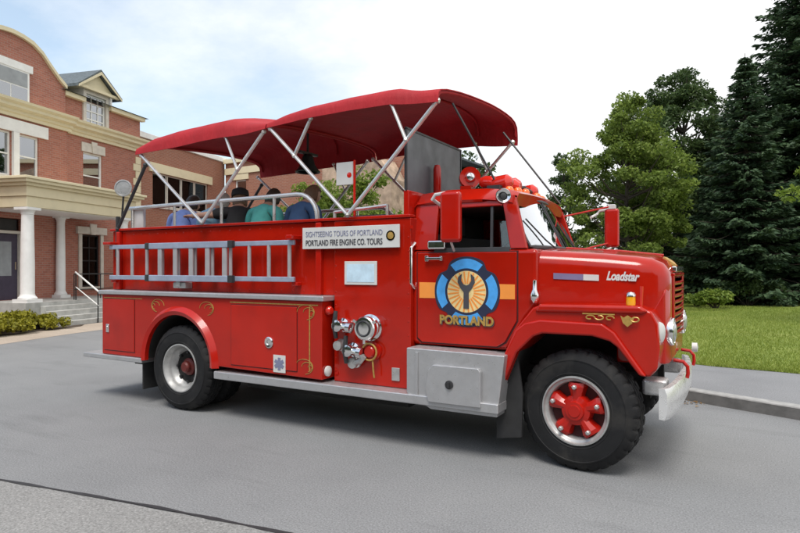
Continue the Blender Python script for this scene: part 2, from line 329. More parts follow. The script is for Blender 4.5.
# ---------------- wheels
def wheel(x,y,front,steer=0,side=1):
    """side=1 faces the photographer"""
    Rt=.520; n=160
    prof=[(.285,.012),(.30,0),(.318,-.006),(.322,-.011),(.328,-.008),(.36,-.012),(.43,-.012),(.434,-.016),(.442,-.015),(.446,-.008),(.485,.010),(.508,.030),(.520,.045),(.520,.085),(.507,.088),(.507,.100),(.521,.103),(.521,.130),(.507,.133),(.507,.145),(.521,.148),(.521,.175),(.507,.178),(.507,.190),(.520,.193),(.520,.230),(.508,.246),(.485,.262),(.40,.28),(.285,.268)]
    md=lambda q,k: (-.015 if k%5==0 and q in (11,12,13,14,23,24,25,26) else (-.007 if k%5==2 and q in (16,17,20,21) else 0))
    def mv(mb):
        a=R(steer)
        def fn(p):
            px,py=p.x*math.cos(a)-p.y*math.sin(a),p.x*math.sin(a)+p.y*math.cos(a)
            return Vector((px+x,(py if side>0 else -py)+y,p.z+Rt))
        return mb.xf(fn)
    def L(prof,n=n,mod=None,caps=False): return MB().lathe([(r,d) for r,d in prof],(0,0,0),(0,1,0),n,caps,mod)
    if front:
        rim=L([(.300,.006),(.296,-.012),(.283,-.014),(.278,.0),(.268,.012),(.255,.016),(.247,.03),(.240,.10),(.240,.2)],64)
    else:
        rim=L([(.300,.006),(.296,-.006),(.283,-.008),(.279,.006),(.262,.03),(.25,.07),(.235,.11),(.20,.135),(.197,.15)],64)
    w=mv(rim).build('wheel','silver',T,ang=50)
    mv(L(prof+[prof[0]],n,md)).build('tyre','tyre',w,ang=30)
    if front:
        h=L([(.001,-.03),(.05,-.03),(.055,-.022),(.078,-.02),(.084,.0),(.125,.012),(.135,.05),(.135,.16)],48)
        for k in range(5):
            a=R(72*k+18); ca,sa=math.cos(a),math.sin(a)
            h.loft([[(ca*r-sa*w_*q[0],.035+dd+q[1],sa*r+ca*w_*q[0]) for q in ((-1,.05),(-.8,-.015),(-.3,-.04),(.3,-.04),(.8,-.015),(1,.05))] for r,w_,dd in ((.09,.05,.01),(.15,.062,.005),(.205,.085,.0),(.238,.082,.012))])
            pass
        hb_=mv(h).build('hub','red2',w,ang=30); mv(MB().lathe([(.238,.085),(.19,.10),(.12,.10)],(0,0,0),(0,1,0),48,False)).build('hub_plate','seam',w)
        for k in range(5): a=R(72*k+18); mv(MB().lathe([(.02,0),(.02,.028),(.012,.034),(.001,.034)],(math.cos(a)*.205,-.004,math.sin(a)*.205),(0,-1,0),6)).build('wheel_nut','silver',hb_,ang=30)
        mv(MB().lathe([(.24,.13),(.001,.13)],(0,0,0),(0,1,0),40)).build('brake_drum','dark',w)
    else:
        mv(L([(.21,.14),(.15,.165),(.001,.166)],40)).build('rim_disc','dark',w)
        mv(L([(.001,.06),(.05,.062),(.068,.08),(.072,.12),(.105,.135),(.11,.165)],32)).build('hub','rearhub',w,ang=30)
        ln=MB()
        for k in range(8):
            a=R(45*k); ln.lathe([(.018,0),(.018,.035),(.001,.04)],(.18*math.cos(a),.150,.18*math.sin(a)),(0,-1,0),6)
        mv(ln).build('lug_nuts','trim',w)
    return w
wheel(0,.18,True,-8,1); wheel(0,2.22,True,-8 and 8,-1)
wheel(WX,.02,False,0,1); wheel(WX,2.38,False,0,-1); wheel(WX,.36,False,0,1); wheel(WX,2.04,False,0,-1)
ch=MB().box(-6.2,.55,.62,.74,.60,.82).box(-6.2,.55,1.66,1.78,.60,.82).box(-.09,.09,.45,1.95,.42,.56).tube([(WX,.4,.52),(WX,2.0,.52)],.09,10).ball((WX,1.2,.52),.22,12)
ch.box(-3.9,-1.7,.30,2.10,.33,.95).box(-1.5,-.6,.45,1.95,.36,1.0).box(-6.1,-5.4,.4,2.0,.42,.9).tube([(-3.9,1.2,.55),(WX,1.2,.52)],.06,8).build('chassis_and_shade_blocks','dark',T)  # low blocks extended down to deepen the shade under the truck
both('mud_flap','black',MB().box(-5.46,-5.44,.03,.62,.19,.60),bevel=.004)
both('mud_flap','black',MB().prism([(-.715,.98),(-.715,.18),(-.48,.22),(-.47,.62),(-.52,.98)],.19,.225).box(-.70,-.68,.226,.75,.18,.95),bevel=.004)
# ---------------- step tank box under the door
sb=MB().prism([(-1.56,.55),(-1.56,.985),(-.57,.975),(-.64,.42),(-1.3,.42)],.0,.42).build('step_box','alu',T,bevel=.012)
far(MB().prism([(-1.56,.55),(-1.56,.985),(-.57,.975),(-.64,.42),(-1.3,.42)],.0,.42)).build('step_box','alu',T,bevel=.012)
bd=MB().prism([(-1.30,.50),(-1.33,.62),(-1.30,.80),(-1.25,.85),(-.80,.85),(-.78,.82),(-.78,.50)],-.055,-.001).build('box_door','alu',sb,bevel=.008)
MB().lathe([(.04,0),(.04,.012),(.022,.016),(.001,.016)],(-1.08,-.055,.68),(0,-1,0),18).box(-1.09,-1.07,-.085,-.06,.655,.705).build('latch','trim',bd)
MB().box(-1.46,-1.43,-.012,-.001,.52,.95).box(-1.50,-1.40,-.02,-.001,.505,.525).build('step_hanger','alu',T,bevel=.004)
# ---------------- cab
low=MB().prism([(-1.62,.99),(-.62,.99),(-.44,1.30),(-.34,1.42),(-.34,1.925),(-1.62,1.925)],.22,2.18).build('cab_body','red',T,bevel=.045,seg=3)
Z0=1.9
def lean(p):                 # tumblehome of the cab sides above the belt line
    k=max(0,p.z-Z0)*.20; return Vector((p.x,p.y+(k if p.y<1.2 else -k),p.z))
dp=[(-1.55,1.06),(-1.50,1.02),(-.72,1.02),(-.64,1.07),(-.53,1.27),(-.53,1.90),(-1.55,1.90)]
for sgn in (0,1):
    q=MB().prism(dp,.206,.226); q=far(q) if sgn else q; d=q.build('door','red',T,bevel=.009)
    e=MB(); xs=[p[0] for p in dp]; m_=(-1.06,1.48)
    out=[(m_[0]+(x-m_[0])*1.024,m_[1]+(z-m_[1])*1.024) for x,z in dp]; n=len(dp)
    for i in range(n):
        j=(i+1)%n; e.add([(out[i][0],.2185,out[i][1]),(out[j][0],.2185,out[j][1]),(dp[j][0],.2185,dp[j][1]),(dp[i][0],.2185,dp[i][1]),(out[i][0],.23,out[i][1]),(out[j][0],.23,out[j][1]),(dp[j][0],.23,dp[j][1]),(dp[i][0],.23,dp[i][1])],[(0,1,2,3),(4,7,6,5),(0,4,5,1),(3,2,6,7)])
    e=far(e) if sgn else e; e.build('door_gap_shade','seam',d)  # dark red outline drawn as the shaded gap round the cab door
    h=MB().box(-1.44,-1.27,.165,.185,1.83,1.855).box(-1.45,-1.41,.17,.206,1.815,1.87).box(-1.29,-1.26,.17,.206,1.82,1.865); h=far(h) if sgn else h; h.build('door_handle','chrome',d,bevel=.006)
    # emblem, stripe and lettering
    Y0=.206
    def disc(poly,y,t): return MB().prism(poly,Y0-y-t,Y0-y)
    E=(-1.02,1.525)
    s1=disc([(-1.525,1.455),(-1.525,1.61),(-.545,1.60),(-.545,1.465)],.0,.0025); s1=far(s1) if sgn else s1; s1.build('stripe','orange',d,smooth=False)
    def ring(f,n=96): return [(E[0]+f(2*math.pi*k/n)*math.cos(2*math.pi*k/n),E[1]+f(2*math.pi*k/n)*math.sin(2*math.pi*k/n)) for k in range(n)]
    notch=lambda a: math.exp(-((((math.degrees(a)-45)%90+45)%90-45)/9.0)**2)
    base=disc(ring(lambda a:.335-.045*math.exp(-(((math.degrees(a)+0)%90-45)/10)**2)),.0026,.002); base=far(base) if sgn else base; em=base.build('door_emblem','navy',d,smooth=False)
    bl=MB()
    for k in range(4):
        c=90*k; pts=[]
        for t in range(-33,34,3): pts.append((E[0]+(.308+.006*math.cos(R(t*5)))*math.cos(R(c+t)),E[1]+(.308+.006*math.cos(R(t*5)))*math.sin(R(c+t))))
        for t in range(30,-31,-3): pts.append((E[0]+.222*math.cos(R(c+t)),E[1]+.222*math.sin(R(c+t))))
        bl.add(*(lambda b:(b.v,b.f))(disc(pts,.0047,.002)))
    bl=far(bl) if sgn else bl; bl.build('blue_cross','blue',em,smooth=False)
    cr=disc(ring(lambda a:.198,64),.0047,.002); cr=far(cr) if sgn else cr; cr.build('cream_centre','cream',em,smooth=False)
    ry=MB()
    for k in range(24):
        a=R(15*k+7); ry.obox((E[0]+.135*math.cos(a),Y0-.0078,E[1]+.135*math.sin(a)),((math.cos(a),0,math.sin(a)),(-math.sin(a),0,math.cos(a)),(0,1,0)),(.058,.007,.001))
    ry=far(ry) if sgn else ry; ry.build('sun_rays','orange',em,smooth=False)
    jaw=[(-.028,-.165),(.028,-.165),(.026,-.01),(.06,.03),(.088,.085),(.082,.135),(.045,.165),(.052,.10),(.028,.065),(0,.055),(-.028,.065),(-.052,.10),(-.045,.165),(-.082,.135),(-.088,.085),(-.06,.03),(-.026,-.01)]
    wr=MB().prism([(E[0]+a,E[1]+b+.005) for a,b in jaw],Y0-.0125,Y0-.009); wr=far(wr) if sgn else wr; wr.build('wrench_claw','ink',em,smooth=False)
    for m__,y_,dx,dz in (('ink',.0085,.008,-.008),('gold',.0115,0,0)):
        tx=text('PORTLAND',.115,((-1.295 if not sgn else -.745)+dx,Y0-y_-.004 if not sgn else 2.4-Y0+y_+.004,1.215+dz),right=(1,0,-.0) if not sgn else (-1,0,0),width=.55,bold=.005,ext=.0008); tx.build('door_lettering' if m__=='gold' else 'letter_shadow',m__,em,smooth=False)
# greenhouse
def wall2(name,poly,y0,y1,m='red',bev=.012,par=T):
    for sgn in (0,1):
        q=MB().prism(poly,y0,y1).xf(lean); q=far(q) if sgn else q; o=q.build(name,m,par,bevel=bev)
wall2('rear_pillar',[(-1.62,1.926),(-1.37,1.926),(-1.37,2.42),(-1.62,2.42)],.225,.285)
wall2('window_header',[(-1.369,2.335),(-.70,2.335),(-.72,2.42),(-1.369,2.42)],.225,.285)
wall2('front_pillar',[(-.60,1.926),(-.44,1.926),(-.585,2.42),(-.719,2.42)],.225,.285)
wall2('window_frame',[(-1.37,1.90),(-.60,1.90),(-.60,1.945),(-1.37,1.945)],.212,.224,'trim',.004)
MB().prism([(-1.37,1.93),(-.58,1.93),(-.71,2.345),(-1.37,2.345)],2.132,2.138).xf(lean).build('side_window','glass',T)
wall2('vent_post',[(-.80,1.93),(-.775,1.93),(-.80,2.34),(-.825,2.34)],.24,.262,'trim',0)
rs=[]
for x,zc,sc in ((-1.66,2.40,.97),(-1.65,2.455,.985),(-1.60,2.50,1),(-1.3,2.525,1),(-.9,2.515,1),(-.68,2.49,1),(-.61,2.47,.99),(-.585,2.45,.98)):
    hw=.90*sc; q=[]
    for t in np.linspace(-1,1,17):
        q.append((x-.02*(1-t*t)*(-1 if x>-.8 else 0) ,1.2+hw*t, zc+.03*(1-t*t)-.11*max(0,(abs(t)-.86)/.14)**2))
    zb_=2.385 if x<-.7 else 2.43
    q+= [(x,1.2+hw*.99,zb_),(x,1.2-hw*.99,zb_)]
    rs.append(q)
MB().loft(rs).build('roof','red',T,ang=45)
MB().box(-1.63,-1.60,.32,2.08,1.926,2.40).build('cab_back','red',T)
MB().box(-1.598,-1.575,.33,2.07,1.30,2.38).box(-1.57,-.75,.36,2.04,2.35,2.378).build('cab_lining','dark',T)
MB().box(-1.50,-1.36,.62,.98,2.08,2.30).build('head_rest','lining',T,bevel=.03)
# windshield, gasket, wipers
def wsp(y,k): 
    s=(y-1.2)/.9; return Vector((-.345-.10*s*s+(-.235-.02*s*s)*k, y+(.05*k if y<1.2 else -.05*k), 1.945+.495*k))
ys=np.linspace(.31,2.09,17)
g=MB().loft([[wsp(y,k) for y in ys] for k in (0,.5,1)],closed=False,caps=False); g.build('windshield','wsglass',T)
gk=MB().tube([wsp(y,0) for y in ys]+[wsp(ys[-1],k) for k in (.33,.66)]+[wsp(y,1) for y in ys[::-1]]+[wsp(ys[0],k) for k in (.66,.33)],.022,6,True).tube([wsp(1.2,0),wsp(1.2,1)],.014,6)
gk.build('windshield_gasket','trim',T)
for y in (.75,1.65): MB().tube([Vector((-.31,y,1.935)),wsp(y-.1,.15)+Vector((.03,0,0)),wsp(y-.3,.55)+Vector((.02,0,0))],.008,5).build('wiper','trim',T)
# cab inside
MB().box(-1.45,-1.0,.35,2.05,1.28,1.50).box(-1.58,-1.42,.35,2.05,1.45,2.1).build('cab_seat','lining',T,bevel=.03)
MB().box(-.62,-.42,.30,2.10,1.55,1.93).build('dashboard','trim',T,bevel=.03)
sw=MB().tube([(-.86+.08*math.sin(t),1.75+.21*math.cos(t),1.93+.20*math.sin(t)) for t in [k*math.pi/12 for k in range(24)]],.014,6,True).tube([(-.62,1.75,1.75),(-.86,1.75,1.93)],.02,6).tube([(-.86,1.55,1.93),(-.86,1.95,1.93)],.012,6)
sw.build('steering_wheel','trim',T)
# mirrors, grab rail, spotlight
def mirror(y,x0,x1,z0,z1,sg,cap=False):
    q=MB().box(x0,x1,y-.045*1,y+.045,z0,z1); mr=q.build('mirror_housing','red2',T,bevel=.035,seg=3)
    a=MB().tube([(x0-.10,y-.25*sg+sg*.55,z1-.12),(x0-.09,y+.0*sg,z1-.06),(x0-.06,y,z1-.02),(x0+.04,y,z1-.01)],.016,8)
    a.build('mirror_bracket','whitemetal',T); MB().tube([((x0+x1)/2,y,z0),((x0+x1)/2-.1,y+sg*.30,z0-.08)],.012,8).build('mirror_bracket','whitemetal',T)
mirror(-.05,-1.165,-.965,1.985,2.45,1); mirror(2.55,-.20,-.03,2.0,2.47,-1)
MB().box(-.16,-.07,2.51,2.59,2.46,2.52).build('mirror_cap','whitemetal',T,bevel=.01)
for a,b in (((-.62,2.14,2.36),(-.15,2.52,2.49)),((-.45,2.16,1.95),(-.15,2.52,2.05))): MB().tube([a,b],.012,6).build('mirror_bracket','red2',T)
MB().tube([(-1.585,.225,1.55),(-1.60,.17,1.60),(-1.60,.17,1.95),(-1.585,.225,2.0)],.016,8).build('grab_handle','chrome',T)
sp=MB().lathe([(.045,.0),(.066,.03),(.07,.09),(.064,.10),(.055,.09),(.001,.075)],(-.67,.21,2.40),(.45,-.85,.05),24); s_=sp.build('spotlight','chrome',T,ang=50)
MB().lathe([(.027,.098),(.001,.102)],(-.67,.21,2.40),(.45,-.85,.05),16).build('lamp_bulb','trim',s_)
MB().box(-1.42,-1.23,.16,.225,1.93,2.02).build('vent_wing','chrome',T,bevel=.02)
both('hood_latch','chrome',MB().lathe([(.02,-.10),(.04,-.07),(.045,-.03),(.022,.02),(.018,.10),(.001,.11)],(-.36,.205,1.54),(0,0,1),12))
# ---------------- hood, grille, fenders
def hsec(x,hw,zt,zb,rc=.13):
    q=[(x,1.2-hw,zb),(x,1.2-hw,zb+(zt-rc-zb)*.5)]
    for k in range(7):
        a=R(180-90*k/6); q.append((x,1.2-hw+rc+rc*math.cos(a),zt-rc+rc*math.sin(a)))
    mid=[(x,1.2-(hw-rc)*t,zt+.035*(1-t*t)) for t in (.66,.33,0)]
    q+=mid; q+=[(x,2.4-b,c) for a,b,c in q[:-1][::-1]]
    return q
hs=[hsec(*a) for a in ((-.345,.93,1.915,1.30,.14),(-.1,.89,1.90,1.30,.14),(.2,.84,1.88,1.30,.14),(.45,.795,1.855,1.30,.14),(.58,.765,1.835,1.30,.14),(.66,.72,1.795,1.30,.13),(.705,.66,1.735,1.30,.12),(.72,.60,1.68,1.30,.10))]
hood=MB().loft(hs).build('hood','red',T,ang=50)
both('hood_seam','trim',MB().box(-.245,-.237,.318,.34,1.44,1.80))
MB().tube([(-.33,1.2,1.955),(.2,1.2,1.918),(.6,1.2,1.872)],.012,8).build('hood_ridge','red',hood)
hy=lambda x: float(np.interp(x,[-.345,-.1,.2,.45],[.27,.31,.36,.405]))
for xa,xb,m_ in ((-.215,.035,'flag'),(.037,.165,'signwhite')): MB().loft([[(x,hy(x)-.007,1.705-.04*(x+.2)),(x,hy(x)+.01,1.705-.04*(x+.2)),(x,hy(x)+.01,1.652-.04*(x+.2)),(x,hy(x)-.007,1.652-.04*(x+.2))] for x in np.linspace(xa,xb,5)]).build('side_badge',m_,hood,smooth=False)
tx=text('Loadstar',.105,(.225,.368,1.648),right=(.99,.12,-.035),shear=.35,width=.27,bold=.004,ext=.004); tx.build('hood_script','whitemetal',hood,smooth=False)
gsx=[]
for x,y0,z1 in ((.30,.42,1.42),(.60,.44,1.44),(.68,.48,1.60),(.715,.56,1.60)):
    gsx.append([(x,y0,.93),(x,y0,z1-.05),(x,y0+.05,z1),(x,2.35-y0,z1),(x,2.4-y0,z1-.05),(x,2.4-y0,.93)])
gr=MB().loft(gsx).build('grille_shell','red',T,bevel=.03,seg=3)
MB().box(.712,.720,.78,1.62,1.14,1.66).build('grille_recess','seam',gr)
for k in range(9):
    z=1.165+.056*k; MB().tube([(.722,.74,z),(.738,1.0,z),(.742,1.2,z),(.738,1.4,z),(.722,1.66,z)],.018,8).build('grille_bar','red',gr)
gf=MB().box(.716,.738,.70,.765,1.12,1.69).box(.716,.738,1.635,1.70,1.12,1.69).box(.716,.742,.70,1.70,1.675,1.705); gf.build('grille_surround','red',gr,bevel=.012)
MB().box(.70,.745,.82,1.58,1.715,1.765).build('nose_badge','chrome',hood,bevel=.01)
MB().lathe([(.07,0),(.07,.02),(.04,.03),(.001,.032)],(.665,1.0,1.80),(.6,0,.8),18).build('nose_emblem','gold',hood)
for y in (.62,1.78):
    h=MB().lathe([(.118,-.02),(.125,.02),(.118,.045),(.10,.048),(.098,.03)],(.70,y,1.20),(1,0,0),32,False).build('headlight','chrome',T,ang=40)
    MB().lathe([(.098,.028),(.085,.05),(.05,.062),(.001,.066)],(.70,y,1.20),(1,0,0),28).build('lens','lens',h)
fpoly=[(-.70,.61),(-.70,.80),(-.53,1.19),(-.36,1.40),(-.30,1.425),(.50,1.435),(.62,1.40),(.665,1.30),(.68,1.10),(.66,.93),(.60,.865),(.53,.88),(.36,1.10),(.30,1.145),(.16,1.18),(-.26,1.18),(-.34,1.15),(-.49,1.0),(-.65,.61)]
both('front_fender','red',MB().prism(fpoly,.13,.60),bevel=.05,seg=4)
fr=[(-.70,.62),(-.69,.80),(-.50,1.20),(-.42,1.265),(-.28,1.30),(.24,1.29),(.34,1.22),(.46,1.05),(.585,.875),(.53,.88),(.36,1.10),(.30,1.145),(.16,1.18),(-.26,1.18),(-.34,1.15),(-.49,1.0),(-.65,.62)]
both('fender_flare','red2',MB().prism(fr,.085,.16),bevel=.028,seg=3)
both('fender_crown','red',MB().prism([(-.34,1.36),(.55,1.375),(.60,1.40),(.53,1.445),(-.30,1.435)],.105,.35),bevel=.03,seg=3)
both('fender_liner','dark',MB().prism([(-.62,.66),(-.48,1.02),(-.33,1.165),(-.25,1.192),(.16,1.192),(.31,1.155),(.37,1.11),(.54,.89),(.56,.95),(.40,1.2),(-.3,1.25),(-.5,1.1)],.17,.7))
MB().box(-.56,.50,.70,1.70,.60,1.30).build('engine_bay','dark',T)
# gilt scroll on the fender
sc=MB(); yf=.1015
for k,(cx,cz,r0,a0,a1,sx) in enumerate(((.14,1.335,.03,0,300,1.4),(.22,1.34,.032,180,480,1.3),(.30,1.335,.03,0,300,1.2),(.50,1.335,.035,180,480,1.1))):
    sc.tube([(cx+r0*sx*(1-.5*t)*math.cos(R(a0+(a1-a0)*t)),yf,cz+r0*.75*(1-.5*t)*math.sin(R(a0+(a1-a0)*t))) for t in [j/14 for j in range(15)]],.006,5)
sc.prism([(.385,1.36),(.41,1.345),(.44,1.365),(.47,1.345),(.495,1.36),(.475,1.30),(.44,1.27),(.405,1.30)],.099,.106)
sc.box(.08,.34,.099,.106,1.362,1.372)
MB().add(sc.v,sc.f).build('gold_scroll','gold',T)
am=MB().lathe([(.036,0),(.038,.02),(.036,.07),(.025,.08),(.001,.083)],(.455,.17,1.445),(0,0,1),18).build('turn_signal','amber',T)
MB().lathe([(.04,.072),(.04,.086),(.028,.105),(.001,.11)],(.455,.17,1.445),(0,0,1),16).build('lamp_cap','chrome',am)
MB().lathe([(.045,0),(.048,.02),(.046,.085),(.03,.10),(.001,.103)],(.455,2.23,1.445),(0,0,1),18).build('turn_signal','amber',T)
MB().tube([(.53,.19,1.43),(.535,.185,1.60)],[.012,.016],8).build('fender_guide','redlens',T)
for y in (.26,2.14): MB().lathe([(.085,-.05),(.09,.0),(.085,.018),(.055,.03),(.001,.034)],(.655,y,1.22),(.9,-.35 if y<1 else .35,0),26).build('reflector','signwhite',T)
# bumper
bp=[(.705,.11),(.735,.18),(.765,.42),(.785,.80),(.79,1.2),(.785,1.6),(.765,1.98),(.735,2.22),(.705,2.29)]
bs=[]
for x,y in bp: bs.append([(x-.03,y,.545),(x+.008,y,.54),(x+.016,y,.555),(x+.03,y,.60),(x+.03,y,.74),(x+.012,y,.79),(x-.03,y,.79)])
bu=MB().loft(bs).build('bumper','bumpermetal',T,ang=40)
for y in (.45,1.74): MB().box(.50,.70,y,y+.21,.66,.80).build('bumper_bracket','bumpermetal',bu,bevel=.03)
for y in (.80,1.60): MB().tube([(.72,y,.93),(.80,y,.92),(.835,y,.88),(.838,y,.82),(.83,y,.78)],.016,8).build('tow_hook','red2',bu)
MB().lathe([(.05,0),(.05,.05),(.001,.06)],(.79,2.10,.90),(1,0,0),14).build('fog_lamp','whitemetal',bu)
# ---------------- deck rails, seats
hoop=MB()
pts=[(-6.15,.32,2.57),(-3.15,.32,2.59)]+[(-3.15+.28*math.sin(R(a)),.32,2.31+.28*math.cos(R(a))) for a in range(15,91,15)]+[(-2.87,.32,2.05)]
hoop.tube(pts,.026,8)
for x in (-6.05,-5.2,-4.35,-3.5): hoop.tube([(x,.32,1.5),(x,.32,2.57)],.018,8)
both('deck_guardrail','pipe',hoop)
for y0,y1 in ((.36,.80),(1.60,2.04)):
    MB().box(-6.05,-2.95,y0,y1,1.78,1.87).box(-6.0,-3.0,y0+.02,y1-.02,1.52,1.78).build('deck_bench','lining',T,bevel=.02)
MB().box(-6.12,-5.86,.34,.40,1.9,2.58).build('seat_back','whitemetal',T,bevel=.02)
# ---------------- canopies
PR=[(.075,0),(.08,.06),(.092,.105),(.14,.15),(.28,.19),(.45,.222),(.62,.25),(.85,.28),(1.03,.30),(1.25,.322),(1.5,.342),(1.75,.352),(2.0,.352),(2.2,.34),(2.34,.31),(2.42,.25),(2.44,.15),(2.445,.07)]
def sect(x,z0,k=1,t=.010):
    o=[(x,y,z0+d*k) for y,d in PR]
    i=[(x,1.2+(y-1.2)*(1-t/1.1),z-t) for _,y,z in o[::-1]]; i[0]=(x,i[0][1],o[0][2]); i[-1]=(x,i[-1][1],o[0][2])
    return o+i
def canopy(prof,bows,struts):
    xs=[p[0] for p in prof]; N_=19; secs=[]
    for i in range(N_*2):
        x=xs[0]+(xs[-1]-xs[0])*i/(N_*2-1); z=float(np.interp(x,xs,[p[1] for p in prof])); k=float(np.interp(x,xs,[p[2] for p in prof]))
        sag=0
        for a,b in zip(bows[:-1],bows[1:]):
            if a<=x<=b: sag=.018*math.sin(math.pi*(x-a)/(b-a))
        secs.append(sect(x,z-sag*.5,k*(1-sag*3)))
    c=MB().loft(secs).build('canopy','canvas',T,ang=60)
    for b in bows:
        z=float(np.interp(b,xs,[p[1] for p in prof])); k=float(np.interp(b,xs,[p[2] for p in prof]))
        q=[(b,1.2+(y-1.2)*.978,z+d*k-.028) for y,d in PR[1:-1]]
        MB().tube(q,.014,8).build('bow','canvas',c)
    for a,b,r,m in struts:
        for sgn in (0,1):
            q=MB().tube([a,b],r,8).ball(a,r*1.5,8).ball(b,r*1.5,8); q=far(q) if sgn else q; q.build('strut',m,c)
    return c
c1=canopy([(-5.66,3.235,.70),(-5.35,3.25,1.22),(-4.9,3.265,1.5),(-4.45,3.29,1.42),(-4.07,3.295,1.38),(-3.75,3.30,1.0),(-3.42,3.32,.50)],[-5.60,-4.10,-3.45],
 [((-4.45,.10,2.30),(-5.58,.11,3.22),.020,'pipe'),((-4.45,.10,2.30),(-3.47,.11,3.30),.020,'pipe'),((-4.07,.11,3.31),(-3.87,.10,2.90),.018,'pipe'),((-6.12,.15,2.28),(-5.50,.11,3.09),.022,'trim')])
c2=canopy([(-3.40,3.325,.50),(-3.15,3.345,.80),(-2.8,3.375,.96),(-2.3,3.385,1.06),(-1.78,3.375,1.10),(-1.26,3.33,.92)],[-3.38,-1.80,-1.28],
 [((-2.31,.10,2.30),(-3.37,.11,3.32),.021,'pipe'),((-2.31,.10,2.30),(-1.28,.11,3.35),.021,'pipe'),((-2.80,.11,3.37),(-3.02,.10,2.98),.018,'pipe'),((-1.79,.11,3.39),(-1.62,.10,3.01),.018,'pipe')])
for k in range(2): MB().tube([(-6.15,.16+2.02*k,1.9),(-6.13,.16+2.02*k,2.45)],.028,8).build('rear_post','trim',T)
for a,b in (((-1.30,.5,3.42),(-.85,.62,2.55)),((-1.30,2.0,3.42),(-.60,2.0,2.50))): MB().tube([a,b],.012,6).build('tie_strap','trim',T)
w=MB().lathe([(.02,-.05),(.09,-.035),(.115,0),(.115,.012),(.10,.014),(.095,.006),(.001,.010)],(-6.02,.16,2.83),(.55,-.83,0),24).build('work_lamp','silver',T,ang=40)
MB().tube([(-6.06,.17,2.45),(-6.03,.17,2.73)],.014,6).build('lamp_stem','trim',w)
# smoky vinyl windbreak behind the cab
wb=MB().box(-1.672,-1.664,.20,1.52,2.532,3.14).build('windbreak','vinyl',T)
MB().box(-1.682,-1.656,.18,.20,2.532,3.15).box(-1.682,-1.656,1.52,1.54,2.532,3.15).box(-1.682,-1.656,.18,1.54,3.14,3.16).build('windbreak_frame','trim',wb)
MB().lathe([(.03,0),(.042,.03),(.042,.28),(.03,.32),(.001,.33)],(-1.60,.76,2.535),(0,0,1),14).build('red_post','red2',T)
rv=MB()
for x in np.arange(-6.15,-2.6,.16): 
    for z in (1.50,2.20): rv.lathe([(.009,0),(.006,.004),(.001,.005)],(x,.18,z),(0,-1,0),6)
for z in np.arange(.66,2.2,.14):
    for x in (-2.505,-1.625): rv.lathe([(.009,0),(.006,.004),(.001,.005)],(x,.16,z),(0,-1,0),6)
both('rivets','red',rv); 
for o in bpy.data.objects:
    if o.name.startswith('rivets'): o['kind']='stuff'
# lights on the cab roof
ZR=2.53
s=MB().lathe([(.07,-.16),(.10,-.12),(.11,0),(.095,.05),(.11,.07),(.05,.06),(.001,.05)],(-1.26,.84,ZR+.17),(.5,-.85,.05),22).box(-1.32,-1.2,.74,.86,ZR-.02,ZR+.08)
sr=s.build('siren','red',T,ang=40); MB().lathe([(.062,.058),(.04,.10),(.001,.11)],(-1.26,.84,ZR+.17),(.5,-.85,.05),18).build('siren_nose','chrome',sr)
MB().lathe([(.04,0),(.07,.05),(.08,.20),(.075,.36),(.04,.42),(.001,.43)],(-1.12,.80,ZR+.12),(.95,.1,-.18),20).build('beacon','redlens',T)
MB().lathe([(.12,0),(.12,.04),(.05,.05)],(-1.0,.82,ZR),(0,0,1),18).lathe([(.07,0),(.07,.10)],(-.9,1.0,ZR-.01),(0,0,1),14).build('lamp_base','trim',T)
for y,z in ((.55,0),(.78,.015),(1.0,.025),(1.4,.025),(1.62,.015),(1.85,0)):
    MB().lathe([(.045,0),(.05,.015),(.042,.05),(.024,.07),(.001,.075)],(-.70-.04*abs(y-1.2),y,2.475+z),(.25,0,1),14).build('marker_lamp','orangelens',T)
for y in (.66,.92,1.5): MB().lathe([(.06,-.06),(.085,.0),(.08,.10),(.04,.14),(.001,.15)],(-.86,y,2.59),(.9,-.1,.12),16).build('roof_lamp','redlens',T)
lb=MB().box(-.93,-.80,.5,1.9,2.52,2.56).tube([(-.95,.6,2.55),(-.75,1.1,2.60),(-.78,1.6,2.58)],.02,6); lb.build('lamp_bracket','trim',T)
# bell hung under the canopy, hanging notice board
be=MB().lathe([(.001,.0),(.05,-.01),(.075,-.05),(.09,-.13),(.13,-.20),(.165,-.235),(.16,-.25),(.13,-.235)],(-3.70,1.2,3.25),(0,0,1),28,False)
b_=be.build('bell','bell',T,ang=60); MB().tube([(-3.70,1.2,3.24),(-3.70,1.2,3.56)],.016,6).box(-3.73,-3.67,1.02,1.38,3.235,3.265).build('bell_hanger','trim',b_)
hb=MB().box(-2.63,-2.41,.34,.36,2.655,2.905).build('notice_board','signwhite',T,bevel=.006)
MB().lathe([(.03,0),(.001,.004)],(-2.455,.338,2.76),(0,-1,0),16).build('red_dot','redlens',hb); MB().tube([(-2.40,.36,2.25),(-2.40,.36,2.92)],.014,6).build('board_pole','redlens',hb)
both('deck_side_rail','pipe',MB().tube([(-2.62,.3,2.36),(-1.95,.3,2.40)],.018,6).tube([(-2.62,.3,2.28),(-2.62,.3,2.37)],.018,6).tube([(-1.95,.3,2.28),(-1.95,.3,2.41)],.018,6))
MB().box(-2.60,-1.98,.45,1.0,1.53,2.33).build('equipment_box','trim',T,bevel=.02)
